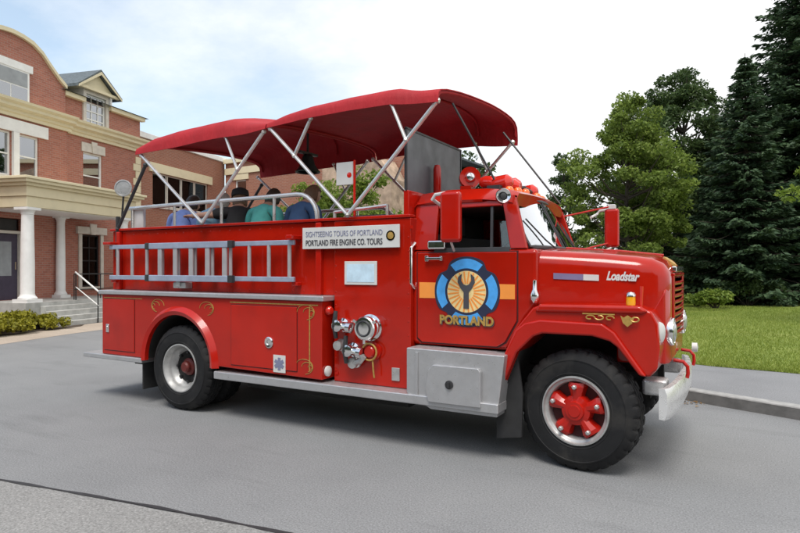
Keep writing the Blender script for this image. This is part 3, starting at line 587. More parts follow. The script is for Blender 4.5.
# ---------------- the ladder hanging on the truck's side
LD=thing('ladder',(-4.55,.05,1.46),'bluish metal extension ladder hung flat along the side of the fire engine','ladder')
for z in (2.03,1.625):
    MB().box(-6.18,-3.0,.06,.10,z-.028,z+.028).build('rail','blue_alu',LD,bevel=.008)
    MB().box(-5.32,-3.93,.012,.052,z-.04,z+.035).build('fly_rail','blue_alu',LD,bevel=.008)
    for x in (-3.90,-5.35): MB().box(x-.035,x+.035,.005,.06,z-.045,z+.04).build('end_cap','trim',LD,bevel=.006)
for k in range(11):
    x=-6.02+.295*k; MB().tube([(x,.08,1.64),(x,.08,2.015)],.022,8).build('rung','rung',LD)
for k in range(5):
    x=-5.12+.28*k; MB().box(x-.035,x+.035,.02,.045,1.65,2.0).build('fly_rung','rung',LD,bevel=.005)
for a in ((-6.26,-6.10,.02,.178,2.063,2.10),(-3.06,-2.98,.0,.178,2.063,2.11),(-6.2,-6.1,.1,.178,1.555,1.592),(-3.06,-2.98,.1,.178,1.555,1.592)): both('ladder_bracket','red2',MB().box(*a),bevel=.008)
MB().box(-4.92,-4.70,.06,.178,1.50,1.575).box(-4.85,-4.78,.04,.06,1.52,1.60).build('ladder_clamp','silver',T,bevel=.01)
# ------------------------------------------------------------------ ground
def sheet(name,poly,z,m,kind='structure'):
    o=MB().add([(x,y,z) for x,y in poly],[tuple(range(len(poly)))]).build(name,m,smooth=False); o['kind']=kind; return o
def ground_mat(name,stops,scale,patch,speck,bmp,rough=.9,cracks=False):
    m,nt,b=nodes(name); v=coords(nt)
    o=ramp(nt,noise(nt,v,patch,7,.62),[(.28,stops[0]),(.5,stops[1]),(.74,stops[2])])
    s=noise(nt,v,scale,3,.7); o2=mix(nt,ramp(nt,s,[(.36,(speck,)*3),(.52,(0,)*3)]),o,tuple(c*.45 for c in stops[0]))
    st=noise(nt,coords(nt,True,(.5,2.6,1)),.9,7,.7); o2=mix(nt,ramp(nt,st,[(.54,(0,)*3),(.70,(.42,)*3)]),o2,tuple(c*.6 for c in stops[0]))
    o2=mix(nt,ramp(nt,s,[(.56,(0,)*3),(.70,(speck*.8,)*3)]),o2,tuple(min(1,c*1.75) for c in stops[2]))
    if cracks:
        vo=nt.nodes.new('ShaderNodeTexVoronoi'); vo.feature='DISTANCE_TO_EDGE'; vo.inputs['Scale'].default_value=.16
        w=nt.nodes.new('ShaderNodeVectorMath'); w.operation='ADD'; n3=nt.nodes.new('ShaderNodeTexNoise'); n3.inputs['Scale'].default_value=.8; n3.inputs['Detail'].default_value=6; nt.links.new(v,n3.inputs[0]); nt.links.new(v,w.inputs[0]); nt.links.new(n3.outputs['Color'],w.inputs[1]); nt.links.new(w.outputs[0],vo.inputs[0])
        o2=mix(nt,ramp(nt,vo.outputs[0],[(0,(.22,)*3),(.0035,(0,)*3)]),o2,tuple(c*.4 for c in stops[0]))
        st=noise(nt,coords(nt,True,(1,2.2,1)),1.6,6,.7); o2=mix(nt,ramp(nt,st,[(.60,(0,)*3),(.78,(.35,)*3)]),o2,tuple(c*.62 for c in stops[0]))
    nt.links.new(o2,b.inputs['Base Color']); b.inputs['Roughness'].default_value=rough
    bump(nt,b,noise(nt,v,scale*.8,6,.7),bmp,.006); return m
M['asphalt']=ground_mat('worn_asphalt',((.192,.196,.20),(.226,.23,.234),(.262,.266,.268)),75,.45,.55,.6)
M['apron']=ground_mat('pebbled_concrete',((.225,.223,.215),(.255,.253,.246),(.285,.282,.274)),60,.9,.6,.5)
M['walk']=ground_mat('sidewalk_asphalt',((.19,.192,.20),(.225,.228,.236),(.26,.262,.27)),70,.6,.5,.4)
M['drive']=ground_mat('beige_paving',((.36,.30,.24),(.42,.35,.285),(.47,.40,.33)),50,.7,.4,.3)
M['soil']=ground_mat('mulch',((.05,.035,.025),(.07,.05,.035),(.10,.07,.05)),30,2,.6,.8)
M['grass']=ground_mat('lawn_turf',((.14,.195,.03),(.20,.255,.042),(.29,.31,.08)),22,.5,.5,.5)
sheet('ground',[(-400,-400),(400,-400),(400,500),(-400,500)],-.012,'grass')
sheet('road',[(-60,-60),(60,-60),(60,60),(-60,60)],0,'asphalt')
sheet('concrete_apron',[(-14,-3.79),(-4.08,-2.38),(-1.41,-2.0),(7,-.80),(7,-14),(-14,-14)],.004,'apron')
J=[(-14,-3.79),(-10,-3.19),(-6.5,-2.74),(-4.08,-2.38),(-2.51,-2.13),(-1.41,-2.0),(2,-1.50),(7,-.80)]
jm=MB(); 
for i in range(60):
    t=i/59*7; k=min(6,int(t)); f_=t-k; x=J[k][0]+(J[k+1][0]-J[k][0])*f_; y=J[k][1]+(J[k+1][1]-J[k][1])*f_; w_=.016+.008*math.sin(i*1.7)
    jm.v+=[(x,y-w_,.008),(x,y+w_,.008)]
jm.f=[(2*i,2*i+2,2*i+3,2*i+1) for i in range(59)]
M['tar']=mat('tar_joint',(.03,.03,.032),.6,0,0,.3,12); jm.build('road_joint','tar',smooth=False)['kind']='structure'
K=[(26,-6.2),(9,.35),(5,1.95),(1.84,3.20),(.60,3.72),(-1.0,4.55),(-2.2,5.9),(-2.9,8.2),(-3.2,13),(-3.4,40)]
def sm(P,n=8):
    out=[]
    for i in range(len(P)-1):
        p0,p1,p2,p3=(Vector(P[max(0,min(len(P)-1,j))]) for j in (i-1,i,i+1,i+2))
        for k in range(n):
            t=k/n; out.append(.5*((2*p1)+(p2-p0)*t+(2*p0-5*p1+4*p2-p3)*t*t+(3*p1-p0-3*p2+p3)*t**3))
    return out+[Vector(P[-1])]
Ks=sm(K); 
def offs(P,d): 
    out=[]
    for i,p in enumerate(P):
        t=(P[min(i+1,len(P)-1)]-P[max(i-1,0)]).normalized(); out.append(p+Vector((t.y,-t.x))*d)
    return out
K2=offs(Ks,.16); 
KC=thing('stone_kerb',(.6,3.8,0),'long grey granite kerb edging the pavement beside the lawn','kerb')
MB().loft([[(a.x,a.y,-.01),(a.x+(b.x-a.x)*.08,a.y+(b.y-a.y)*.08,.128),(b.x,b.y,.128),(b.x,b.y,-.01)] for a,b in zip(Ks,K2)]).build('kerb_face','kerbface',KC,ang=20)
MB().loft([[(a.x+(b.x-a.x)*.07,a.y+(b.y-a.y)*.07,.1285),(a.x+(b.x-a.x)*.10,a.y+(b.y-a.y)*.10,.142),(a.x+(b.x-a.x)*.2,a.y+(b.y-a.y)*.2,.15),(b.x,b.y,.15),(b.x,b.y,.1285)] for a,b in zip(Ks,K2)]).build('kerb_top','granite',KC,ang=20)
B=[(26,-2.0),(9,4.35),(5,5.35),(2.03,5.85),(.53,6.1),(-.3,6.9),(-.7,8.6),(-.9,13),(-1.0,40)]; Bs=sm(B)
def strip(name,A,Bb,z,m): 
    o=MB().loft([[(a.x,a.y,z),(b.x,b.y,z)] for a,b in zip(A,Bb)],closed=False,caps=False).build(name,m,smooth=False); o['kind']='structure'; return o
nB=len(Bs); K2r=[K2[min(len(K2)-1,round(i*(len(K2)-1)/(nB-1)))] for i in range(nB)]
strip('pavement',K2r,Bs,.142,'walk')
LP=[(p.x,p.y) for p in Bs]
# lawn rises gently away from the pavement
lm=MB(); gx=18
def lz(d): return .147+.012*d
far_pt=[Vector((60,-6)),Vector((60,60)),Vector((-1.0,60))]
for i,p in enumerate(Bs):
    e=Vector((p.x+ (40 if i<nB*.55 else 40*(1-(i-nB*.55)/(nB*.45))), max(p.y,p.y+ (45*(i/nB)+22))))
    for k in range(gx+1):
        q=p.lerp(e,(k/gx)**1.7); d=min((q-p).length,30); lm.v.append((q.x,q.y,lz(d)))
lm.f=[(i*(gx+1)+k,(i+1)*(gx+1)+k,(i+1)*(gx+1)+k+1,i*(gx+1)+k+1) for i in range(nB-1) for k in range(gx)]
lm.build('lawn','grass')['kind']='structure'
def np_mesh(name,V,Fq,m,parent=None,kind=None):
    me=bpy.data.meshes.new(name); nv=len(V); k=Fq.shape[1]; nf=len(Fq)
    me.vertices.add(nv); me.vertices.foreach_set('co',V.astype(np.float32).ravel()); me.loops.add(nf*k); me.loops.foreach_set('vertex_index',Fq.astype(np.int32).ravel())
    me.polygons.add(nf); me.polygons.foreach_set('loop_start',np.arange(0,nf*k,k,dtype=np.int32)); me.update(); me.validate(); me.materials.append(M[m])
    o=bpy.data.objects.new(name,me); COL.objects.link(o)
    if parent: o.parent=parent
    if kind: o['kind']=kind
    return o
def blades(name,P,h,w,m):
    n=len(P); a=rng.uniform(0,2*np.pi,n); hh=h*rng.uniform(.5,1.2,n); d=np.stack([np.cos(a),np.sin(a),0*a],1)*w; le=rng.normal(0,.35,(n,2))*hh[:,None]
    tip=P+np.concatenate([le,hh[:,None]],1); V=np.stack([P-d,P+d,tip],1).reshape(-1,3); return np_mesh(name,V,np.arange(3*n).reshape(n,3),m,kind='stuff')
# grass blades on the stretch of lawn in view
q=rng.uniform(0,1,(120000,2)); X_=-1.0+q[:,0]*10; D_=q[:,1]**1.5*15
Yb=np.interp(X_,[p.x for p in Bs][::-1],[p.y for p in Bs][::-1]); P_=np.stack([X_,Yb+D_,.147+.012*D_*.9],1)
P_=P_[(X_>-.6)|(D_>3)]
g_=blades('grass',P_,.055,.006,'lawnblade')
# ------------------------------------------------------------------ foliage helpers
def leaves(C,sz,upb=.5,asp=.6):
    n=len(C); nr=rng.normal(0,1,(n,3)); nr[:,2]+=upb*1.5; nr/=np.linalg.norm(nr,axis=1)[:,None]
    t=rng.normal(0,1,(n,3)); t-=nr*(t*nr).sum(1)[:,None]; t/=np.linalg.norm(t,axis=1)[:,None]; b=np.cross(nr,t); s=(sz*rng.uniform(.45,1.5,n))[:,None]
    fold=nr*s*.18
    V=np.stack([C-t*s*.5,C+b*s*asp*.5+fold-t*s*.05,C+t*s*.55,C-b*s*asp*.5+fold-t*s*.05],1).reshape(-1,3); return V
def quads(V): return np.arange(len(V)).reshape(-1,4)
def broadleaf(name,label,loc,H,rad,z0,nclump,nleaf,leaf,m,group=None,clump=.55,trunk=.16,gap=0.0,seed=1,cat='tree',shape=(1,1,1)):
    """tapered trunk, limbs to every clump, leaves scattered through the clumps"""
    rs=np.random.default_rng(seed); t=thing(name,loc,label,cat,group,local=True)
    cz=(H+z0)/2; hz=(H-z0)/2; C=[]
    while len(C)<nclump:
        p=rs.normal(0,1,3); p/=np.linalg.norm(p); r=rs.uniform(.35,1)**.5
        q=p*r; w=1.0-.25*max(0,q[2]); lump=1+.22*math.sin(3*math.atan2(q[1],q[0])+seed)+.12*math.sin(5*q[2]*2+seed*2)
        C.append((q[0]*rad*w*lump*shape[0],q[1]*rad*w*lump*shape[1],cz+q[2]*hz*(1+.06*math.sin(7*q[0]+seed))))
    C=np.array(C)
    tk=MB(); top=H*.72; bend=[(0,0,-.1),(.05*rad*.3,.03,H*.2),(-.04*rad,.05*rad*.5,H*.45),(.02*rad,-.04*rad,top)]
    tk.tube(bend,[trunk*1.25,trunk,trunk*.7,trunk*.28],10)
    for i,c in enumerate(C[::2]):
        zb=max(z0*.6,min(c[2]-.25*hz-.15*np.hypot(c[0],c[1]),top)); s=Vector((0,0,zb)); e=Vector(c); md=s.lerp(e,.5)+Vector((0,0,-.08*hz)); tk.tube([s,md,e],[trunk*.34,trunk*.2,trunk*.06],5)
    tk.build('trunk','bark',t)
    V=[]
    for c in C:
        n=int(nleaf*rs.uniform(.6,1.4)); sc=clump*rs.uniform(.6,1.35)
        pts=rs.normal(0,1,(n,3)); pts/=np.maximum(.3,np.linalg.norm(pts,axis=1))[:,None]; pts*=(rs.uniform(.25,1.05,n)**.6)[:,None]*sc; pts[:,2]*=.62
        V.append(pts+c)
    V=leaves(np.concatenate(V),leaf,.6); np_mesh('crown',V,quads(V),m,t); return t
def conifer(name,label,loc,H,rad,seed,group=None,m='spruce',zlow=.35,dens=1.0):
    rs=np.random.default_rng(seed); t=thing(name,loc,label,'tree',group,local=True)
    tk=MB().tube([(0,0,-.1),(.03,0,H*.5),(0,.02,H)],[.02*H,.011*H,.01],10); Cc=[];Dd=[];Sz=[]
    z=zlow
    while z<H-.1:
        L=rad*(1-z/H)**.86*rs.uniform(.86,1.1)+.05; nb=max(5,int((9 if z<H*.7 else 7)*dens))
        a0=rs.uniform(0,6.28)
        for k in range(nb):
            a=a0+2*np.pi*k/nb+rs.normal(0,.18); l=L*rs.uniform(.68,1.12); dr=np.array([np.cos(a),np.sin(a)]); n=max(5,int(l/.13*dens)); u=np.linspace(.12,1,n)
            droop=-.28*l*u*(1-.75*u)*1.3-.05*l; ctr=np.stack([dr[0]*l*u,dr[1]*l*u,z+droop],1)
            if l>.5: tk.tube([(0,0,z),tuple(ctr[n//2]),tuple(ctr[-1])],[.018+.006*l,.012,.004],4)
            lat=np.array([-dr[1],dr[0],0]); 
            for rep in range(11):
                w=(.30*l*(1.05-u)*1.0+.10)*rs.uniform(-1,1,n); P=ctr+lat*w[:,None]+rs.normal(0,.035,(n,3)); P[:,2]-=np.abs(w)*.32+rs.uniform(0,.10,n)
                d=np.array([dr[0],dr[1],-.35])+lat*np.sign(w)[:,None]*.8+rs.normal(0,.25,(n,3)); Cc.append(P); Dd.append(d); Sz.append(np.full(n,.20+.03*l))
        z+=(.30+.10*rs.uniform())*(1 if z<H*.75 else .75)
    C=np.concatenate(Cc); D=np.concatenate(Dd); D/=np.linalg.norm(D,axis=1)[:,None]; s=np.concatenate(Sz)*rs.uniform(.7,1.3,len(C))
    sd=np.cross(D,rs.normal(0,1,D.shape)+np.array([0,0,1.2])); sd/=np.linalg.norm(sd,axis=1)[:,None]
    V=np.stack([C-D*s[:,None]*.4,C+sd*s[:,None]*.19,C+D*s[:,None]*.6,C-sd*s[:,None]*.19],1).reshape(-1,3)
    tk.build('trunk','bark',t); np_mesh('crown',V,quads(V),m,t); return t
def shrub(label,loc,rx,ry,h,n,leaf,m,seed,group=None,name='shrub',cat='shrub'):
    rs=np.random.default_rng(seed); t=thing(name,loc,label,cat,group,local=True); tk=MB(); Cc=[]
    for k in range(14):
        a=rs.uniform(0,6.28); r=rs.uniform(0,.9)**.5; c=np.array([rx*r*np.cos(a),ry*r*np.sin(a),h*(.35+.45*(1-r*r)*rs.uniform(.6,1.1))]); tk.tube([(c[0]*.15,c[1]*.15,-.05),tuple(c*[.6,.6,.6]),tuple(c)],[.02,.014,.005],5)
        p=rs.normal(0,1,(n//14,3)); p/=np.linalg.norm(p,axis=1)[:,None]; p*=(rs.uniform(.15,1,len(p))**.5)[:,None]*np.array([rx*.42,ry*.42,h*.34]); Cc.append(p+c)
    C=np.concatenate(Cc); C[:,2]=np.maximum(C[:,2],.03); V=leaves(C,leaf,.4); tk.build('stem','bark',t); np_mesh('foliage',V,quads(V),m,t); return t
# ------------------------------------------------------------------ brick town hall on the left
BD=thing('brick_building',(-19.15,5.24,0),'red brick building with cream cornice, curved gable and white columned porch','building',rz=R(104.13),local=True)
def wall(name,x0,x1,z0,z1,ops,y,parent,m,depth=.22,back=True,x_top=None):
    """brick face at y with real openings and reveals"""
    xs=sorted({x0,x1,*[o[0] for o in ops],*[o[1] for o in ops]}); zs=sorted({z0,z1,*[o[2] for o in ops],*[o[3] for o in ops]}); mb=MB()
    for a,b in zip(xs[:-1],xs[1:]):
        for c,d in zip(zs[:-1],zs[1:]):
            mx,mz=(a+b)/2,(c+d)/2
            if any(o[0]<mx<o[1] and o[2]<mz<o[3] for o in ops): continue
            mb.add([(a,y,c),(b,y,c),(b,y,d),(a,y,d)],[(0,1,2,3)])
    for a,b,c,d in ops:
        for p,q in (((a,c),(a,d)),((b,c),(b,d)),((a,c),(b,c)),((a,d),(b,d))):
            mb.add([(p[0],y,p[1]),(q[0],y,q[1]),(q[0],y+depth,q[1]),(p[0],y+depth,p[1])],[(0,1,2,3)])
    mb.box(x0,x1,y+depth+.25,y+depth+.35,z0,z1)
    return mb.build(name,m,parent,smooth=False)
def window(x0,x1,z0,z1,y,parent,nx=1,nz=2,blind=.0,fm='whitepaint',fw=.06,gm='glass'):
    f=MB(); 
    f.box(x0,x1,y+.06,y+.13,z0,z0+fw).box(x0,x1,y+.06,y+.13,z1-fw,z1).box(x0,x0+fw,y+.06,y+.13,z0+fw,z1-fw).box(x1-fw,x1,y+.06,y+.13,z0+fw,z1-fw)
    for k in range(1,nx): x=x0+(x1-x0)*k/nx; f.box(x-.02,x+.02,y+.07,y+.12,z0+fw,z1-fw)
    for k in range(1,nz): z=z0+(z1-z0)*k/nz; f.box(x0+fw,x1-fw,y+.065,y+.125,z-.022,z+.022)
    w=f.build('window',fm,parent); MB().box(x0+fw*.5,x1-fw*.5,y+.095,y+.10,z0+fw*.5,z1-fw*.5).build('pane',gm,w)
    if blind: 
        b=MB(); zb=z1-(z1-z0)*blind
        k=z1-.05
        while k>zb: b.box(x0+.04,x1-.04,y+.15,y+.16,k-.045,k-.004); k-=.05
        b.build('blind','curtain',w)
    sl=MB().box(x0-.08,x1+.08,y-.06,y+.1,z0-.10,z0-.002); sl.build('sill','paletrim',w); return w
# main facade (local x along the front, -y toward the road)
w_up=[(3.40,4.36,4.35,6.08)]; w_lo=[(3.32,4.22,1.05,3.0)]; dr=[(-.55,.72,.72,3.35)]
wall('wall',2.5,6.49,0,8.0,w_up+w_lo+[(3.50,4.50,7.05,8.0)],0,BD,'brick')
wall('wall',-7,2.5,0,6.7,dr+[(.50,1.30,4.7,6.12),(-.55,.25,4.7,6.12),(-2.2,-1.4,4.7,6.12)],-.16,BD,'brick')
MB().box(2.44,2.5,-.159,-.001,0,6.7).box(6.43,6.49,.3,5.4,0,8.0).build('wall','brick',BD,smooth=False)
gp=[(-1.9,6.95),(2.43,6.95),(2.43,8.10),(2.1,8.33),(1.72,8.66),(1.42,8.94),(1.05,9.15),(.65,9.24),(.27,9.27),(-.1,9.24),(-.5,9.15),(-.88,8.94),(-1.2,8.66),(-1.55,8.33),(-1.9,8.10)]
MB().prism(gp,-.14,.25).build('gable','brick',BD,smooth=False)
cp=gp[2:]; cm=MB(); cm.loft([[(x,-.24,z),(x,-.24,z+.13),(x,.32,z+.13),(x,.32,z)] for x,z in cp]).build('gable_coping','creamtrim',BD,ang=30)
wf=MB().box(-.62,1.02,-.22,-.142,8.18,8.42).build('gable_lintel','whitepaint',BD)
gw=MB().box(-.5,.9,-.20,-.141,7.12,8.18).build('window','whitepaint',BD)
MB().box(-.42,.19,-.206,-.201,7.2,7.62).box(.22,.82,-.206,-.201,7.2,7.62).build('pane','glass',gw); MB().box(-.42,.82,-.208,-.2,7.66,8.12).build('blind','curtain',gw)
def cornice(x0,x1,y,z,prof,name='cornice',m='creamtrim',par=BD):
    s=[(y,z)]+[(y-d,z+h) for d,h in prof]+[(y,z+prof[-1][1])]
    return MB().loft([[(x,a,b) for a,b in s] for x in (x0,x1)]).build(name,m,par,ang=25)
CP=[(.08,0),(.08,.10),(.14,.13),(.14,.22),(.30,.27),(.30,.36),(.40,.42),(.42,.50)]
cornice(-7,2.62,-.16,6.60,CP); cornice(2.62,6.62,0,6.60,CP)
MB().box(2.43,3.36,-.18,.02,7.90,8.06).build('eave','creamtrim',BD); MB().box(4.64,6.6,-.18,.02,7.90,8.06).build('eave','creamtrim',BD)
rf=MB().add([(2.3,-.25,8.06),(6.75,-.25,8.06),(6.75,5.6,8.06),(4.4,3.0,8.95),(2.3,3.0,8.95),(2.3,5.6,8.06)],[(0,1,3,4),(1,2,3),(2,5,4,3),(0,4,5)]).build('roof','slate',BD,smooth=False)
MB().add([(-6.8,.2,8.06),(2.3,.2,8.06),(2.3,3.0,8.95),(-6.8,3.0,8.95),(-6.8,5.6,8.06),(2.3,5.6,8.06)],[(0,1,2,3),(3,2,5,4)]).build('roof','slate',BD,smooth=False)
# dormer
dm=MB().box(3.36,3.50,-.06,.9,7.02,8.42).box(4.50,4.64,-.06,.9,7.02,8.42).box(3.50,4.50,-.06,.3,8.27,8.42).build('dormer','paletrim',BD,smooth=False)
MB().prism([(3.05,8.42),(4.95,8.42),(4.0,9.12)],-.10,2.2).build('dormer_gable','creamtrim',dm)
MB().loft([[(2.88,y,8.36),(2.88,y,8.46),(4.0,y,9.28),(5.12,y,8.46),(5.12,y,8.36),(4.0,y,9.16)] for y in (-.28,2.4)]).build('dormer_roof','slate',dm,ang=20)
MB().loft([[(2.9,y,8.34),(2.9,y,8.42),(4.0,y,9.19),(5.10,y,8.42),(5.10,y,8.34),(4.0,y,9.08)] for y in (-.30,-.281)]).box(2.95,5.05,-.22,-.1,8.40,8.50).build('rake_board','creamtrim',dm,ang=20)
MB().box(4.66,4.74,-.12,-.02,7.9,8.45).build('downspout','whitepaint',BD)
window(3.51,4.49,7.05,8.27,-.04,BD,3,4,.3)
# upper windows and lintels
window(3.40,4.36,4.35,6.08,0,BD,1,2,.55)
MB().box(3.30,4.46,-.05,-.001,6.09,6.42).prism([(3.80,6.07),(3.96,6.07),(4.02,6.5),(3.74,6.5)],-.09,-.051).build('lintel','paletrim',BD)
for a,b in ((.50,1.30),(-.55,.25),(-2.2,-1.4)): window(a,b,4.7,6.12,-.16,BD,1,2,.5)
MB().box(-2.5,1.62,-.24,-.161,6.13,6.52).build('lintel','whitepaint',BD)
for x in (.27,-1.38): MB().box(x,x+.21 if x>0 else x+.8,-.26,-.161,4.5,6.12).build('mullion','whitepaint',BD)
# ground-floor window with dark surround and pale hood
window(3.32,4.22,1.05,3.0,0,BD,2,4,0,'iron',.06,'darkglass')
MB().box(3.16,3.31,-.05,-.001,.95,3.01).box(4.23,4.38,-.05,-.001,.95,3.01).box(3.05,4.5,-.10,-.001,3.02,3.28).prism([(3.66,3.0),(3.88,3.0),(3.94,3.40),(3.60,3.40)],-.14,-.101).build('lintel','paletrim',BD)
qn=MB()
for k in range(22):
    z=.1+.30*k
    if z<6.3: qn.box(6.49-(.42 if k%2 else .28),6.515,-.03,-.001,z,z+.285)
qn.build('quoins','creamtrim',BD)
# front door
d0=MB().box(-.45,.62,.0,.06,.72,2.85).build('door','door',BD); MB().box(.50,.55,-.04,-.0,1.7,1.95).build('handle','chrome',d0); MB().box(-.25,.40,-.006,-.001,1.5,2.6).build('door_glass','curtain',d0)
MB().box(-.55,.72,-.10,.05,2.86,2.95).box(-.55,-.46,-.10,.05,.72,2.85).box(.63,.72,-.10,.05,.72,2.85).build('door_frame','paletrim',BD)
MB().box(-.45,.62,.02,.03,2.97,3.33).build('transom','trim',BD)
# porch
MB().box(-.95,3.75,-2.05,-.162,.02,.72).box(2.5,3.75,-.161,-.01,.02,.72).build('porch_floor','stone',BD)
sp_=MB()
for k in range(4): sp_.box(-.45,3.72,-2.051-.20*(k+1),-2.051-.20*k-.001,.0,.60-.15*k)
sp_.build('porch_steps','stone',BD,bevel=.012)
def column(x,y,r,z0,z1,half=False):
    mb=MB().lathe([(r*1.35,.10),(r*1.38,.14),(r*1.1,.20),(r,.26),(r*1.0,(z1-z0)*.4),(r*.86,z1-z0-.22),(r*.95,z1-z0-.20),(r*.9,z1-z0-.17),(r*1.15,z1-z0-.08)],(x,y,z0),(0,0,1),28)
    mb.box(x-r*1.45,x+r*1.45,y-r*1.45,y+r*1.45,z0,z0+.10).box(x-r*1.3,x+r*1.3,y-r*1.3,y+r*1.3,z1-.08,z1)
    return mb.build('column','whitepaint',BD,ang=40)
column(-.60,-1.74,.19,.72,3.56); column(3.42,-1.74,.19,.72,3.56)
column(2.05,-.32,.15,.72,3.56)
pt=[(.0,0),(.0,.30),(.04,.33),(.04,.62),(.14,.70),(.14,.78),(.26,.86),(.30,.95)]
e=MB()
for (xa,xb,ya,yb) in ((-.85,3.70,-1.98,-.165),):
    for d,h0,h1 in ((0,3.56,3.88),(.05,3.88,4.18),(.15,4.18,4.27),(.26,4.27,4.36),(.32,4.36,4.44)):
        e.box(xa-d,xb+d,ya-d,yb+(.0),h0+.0005,h1)
e.build('porch_entablature','creamtrim',BD,bevel=.012)
MB().box(-.7,3.6,-1.85,-.17,3.53,3.559).build('porch_ceiling','whitepaint',BD)
BR=thing('brick_wing_building',(-19.15,5.24,0),'plain orange-brick wing with a band of four dark windows and white coping','building',rz=R(104.13),local=True)
wall('wall',6.50,13.2,0,7.3,[(7.45,11.66,4.5,5.95)],.12,BR,'brick2')
for k in range(4):
    x=7.45+1.0525*k; window(x+.02,x+1.03,4.5,5.95,.12,BR,1,1,0,'paletrim',.05,'darkglass')
MB().box(7.2,11.95,.04,.119,5.96,6.36).build('lintel','creamtrim',BR)
MB().box(6.45,13.4,.02,.5,7.305,7.55).build('coping','whitepaint',BR,bevel=.02)
MB().box(6.5,13.2,.5,9,7.25,7.34).build('roof','slate',BR)
# second wing, turned to face the road
ang=R(-3.0); rC=cw(-9.2,31.6)
BC=thing('brick_wing_building',(rC.x,rC.y,0),'brick wing with pale trim band and beige stone end behind the fire engine','building',rz=ang,local=True)
wall('wall',.02,11.3,0,7.2,[(.75,1.55,5.2,6.3)],0,BC,'brick2')
window(.75,1.55,5.2,6.3,0,BC,1,2,.6); MB().box(.55,1.75,-.05,-.001,6.31,6.6).build('lintel','creamtrim',BC)
MB().box(.02,7.55,-.07,-.001,6.62,6.95).build('trim_band','creamtrim',BC); MB().box(0,11.3,-.15,.4,7.205,7.42).build('coping','creamtrim',BC)
MB().box(0,11.3,.4,8,7.15,7.25).build('roof','slate',BC)
MB().prism([(7.6,0),(11.25,0),(11.25,5.4),(10.7,6.3),(9.4,6.75),(8.5,7.0),(7.6,6.2)],-1.2,-.08).build('stone_end','beige',BC,smooth=False)
# handrails on the steps
for x,lab in ((.95,'pale metal handrail at the near end of the porch steps'),(2.95,'pale metal handrail at the far end of the porch steps')):
    hr=thing('handrail',BD.location,lab,'handrail','handrails on the porch steps',rz=R(104.13),local=True)
    MB().tube([(x,-2.0,1.62),(x,-2.9,1.0),(x,-3.0,.98)],.028,8).tube([(x,-2.0,1.15),(x,-2.9,.55)],.018,6).build('rail','whitepaint',hr)
    for y,z,b in ((-2.02,1.6,.72),(-2.88,1.02,.0)): MB().tube([(x,y,b),(x,y,z)],.02,6).build('post','iron',hr)
prl=thing('porch_railing',BD.location,'black iron railing along the porch beside the columns','railing',rz=R(104.13),local=True)
MB().tube([(1.0,-1.9,1.55),(3.3,-1.9,1.55)],.02,6).tube([(1.0,-1.9,1.05),(3.3,-1.9,1.05)],.014,6).build('rail','iron',prl)
for x in (1.0,2.15,3.3): MB().tube([(x,-1.9,.72),(x,-1.9,1.56)],.016,6).build('post','iron',prl)
# planting bed, drive
o=Vector((-19.15,5.24)); ax=Vector((math.cos(R(104.13)),math.sin(R(104.13)))); ay=Vector((-ax.y,ax.x))
def bl_(x,y): p=o+ax*x+ay*y; return (p.x,p.y)
sheet('driveway',[bl_(-8,-5.2),bl_(-2,-4.6),bl_(6,-4.6),bl_(12,-4.2),bl_(12,-2.0),bl_(3.8,-2.0),bl_(3.8,-2.9),bl_(-8,-2.9)],.004,'drive')
sheet('planting_bed',[bl_(-7,-3.25),bl_(-.2,-3.3),bl_(.25,-3.0),bl_(.25,-2.4),bl_(-.5,-2.3),bl_(-7,-2.2)],.010,'soil')
for k,(x,y,rx,h,lab) in enumerate(((-.95,-2.75,.70,.42,'low yellow-green shrub at the porch steps, last of the row'),(-1.85,-2.8,.74,.54,'yellow-green shrub in front of the corner column'),(-2.75,-2.8,.74,.50,'yellow-green shrub at the photo left edge below the porch'))):
    p=bl_(x,y); shrub(lab,(p[0],p[1],.01),rx,rx*.8,h,2600,.085,'yellowleaf',40+k,'shrubs in the porch planting bed')
# ------------------------------------------------------------------ trees
def loc(u,d,z=0): return tuple(cw((u-400)/600*d,d,z))
broadleaf('maple_tree','bright green leafy tree standing behind the truck hood',loc(628,24,.2),8.5,2.15,.4,190,230,.125,'maple',trunk=.13,seed=3,clump=.46)
broadleaf('young_tree','small thin grey-green tree left of the bright green maple, seen over the windshield',loc(566,29,.1),7.4,1.35,.6,70,170,.13,'darkleaf',trunk=.09,seed=5,clump=.42)
broadleaf('dark_tree','tall dark broad-leaved tree between the maple and the spruces',loc(683,30,.3),11.4,3.6,1.0,230,260,.15,'darkleaf',trunk=.2,seed=8,clump=.6)
broadleaf('dark_tree','dark tree with see-through crown low behind the maple',loc(650,33,.3),8.4,2.6,1.0,90,230,.16,'darkleaf',trunk=.17,seed=9,clump=.55)
conifer('spruce_tree','huge dark spruce at the photo right edge, reaching out of the picture',loc(802,26.5,.3),16.4,5.7,21,'spruces on the lawn',dens=1.05,zlow=1.5)
conifer('spruce_tree','shorter dark spruce on the left of the huge one',loc(745,25,.3),10.4,3.5,22,'spruces on the lawn')
conifer('spruce_tree','slim dark spruce set farthest back of the three',loc(715,31,.4),9.6,3.2,23,'spruces on the lawn')
broadleaf('young_tree','light green leaf spray of a young tree at the right edge',loc(852,16,.25),4.9,1.45,2.9,22,170,.13,'midleaf',trunk=.07,seed=12,clump=.42)
broadleaf('young_tree','young tree with light leaves in front of the beige stone wing',loc(356,22.0),5.6,1.5,1.8,52,120,.14,'midleaf',trunk=.08,seed=14,clump=.45)
broadleaf('young_tree','low light green tree behind the notice board on the deck',loc(322,23.5),5.0,1.5,2.2,56,150,.14,'midleaf',trunk=.07,seed=15,clump=.45)
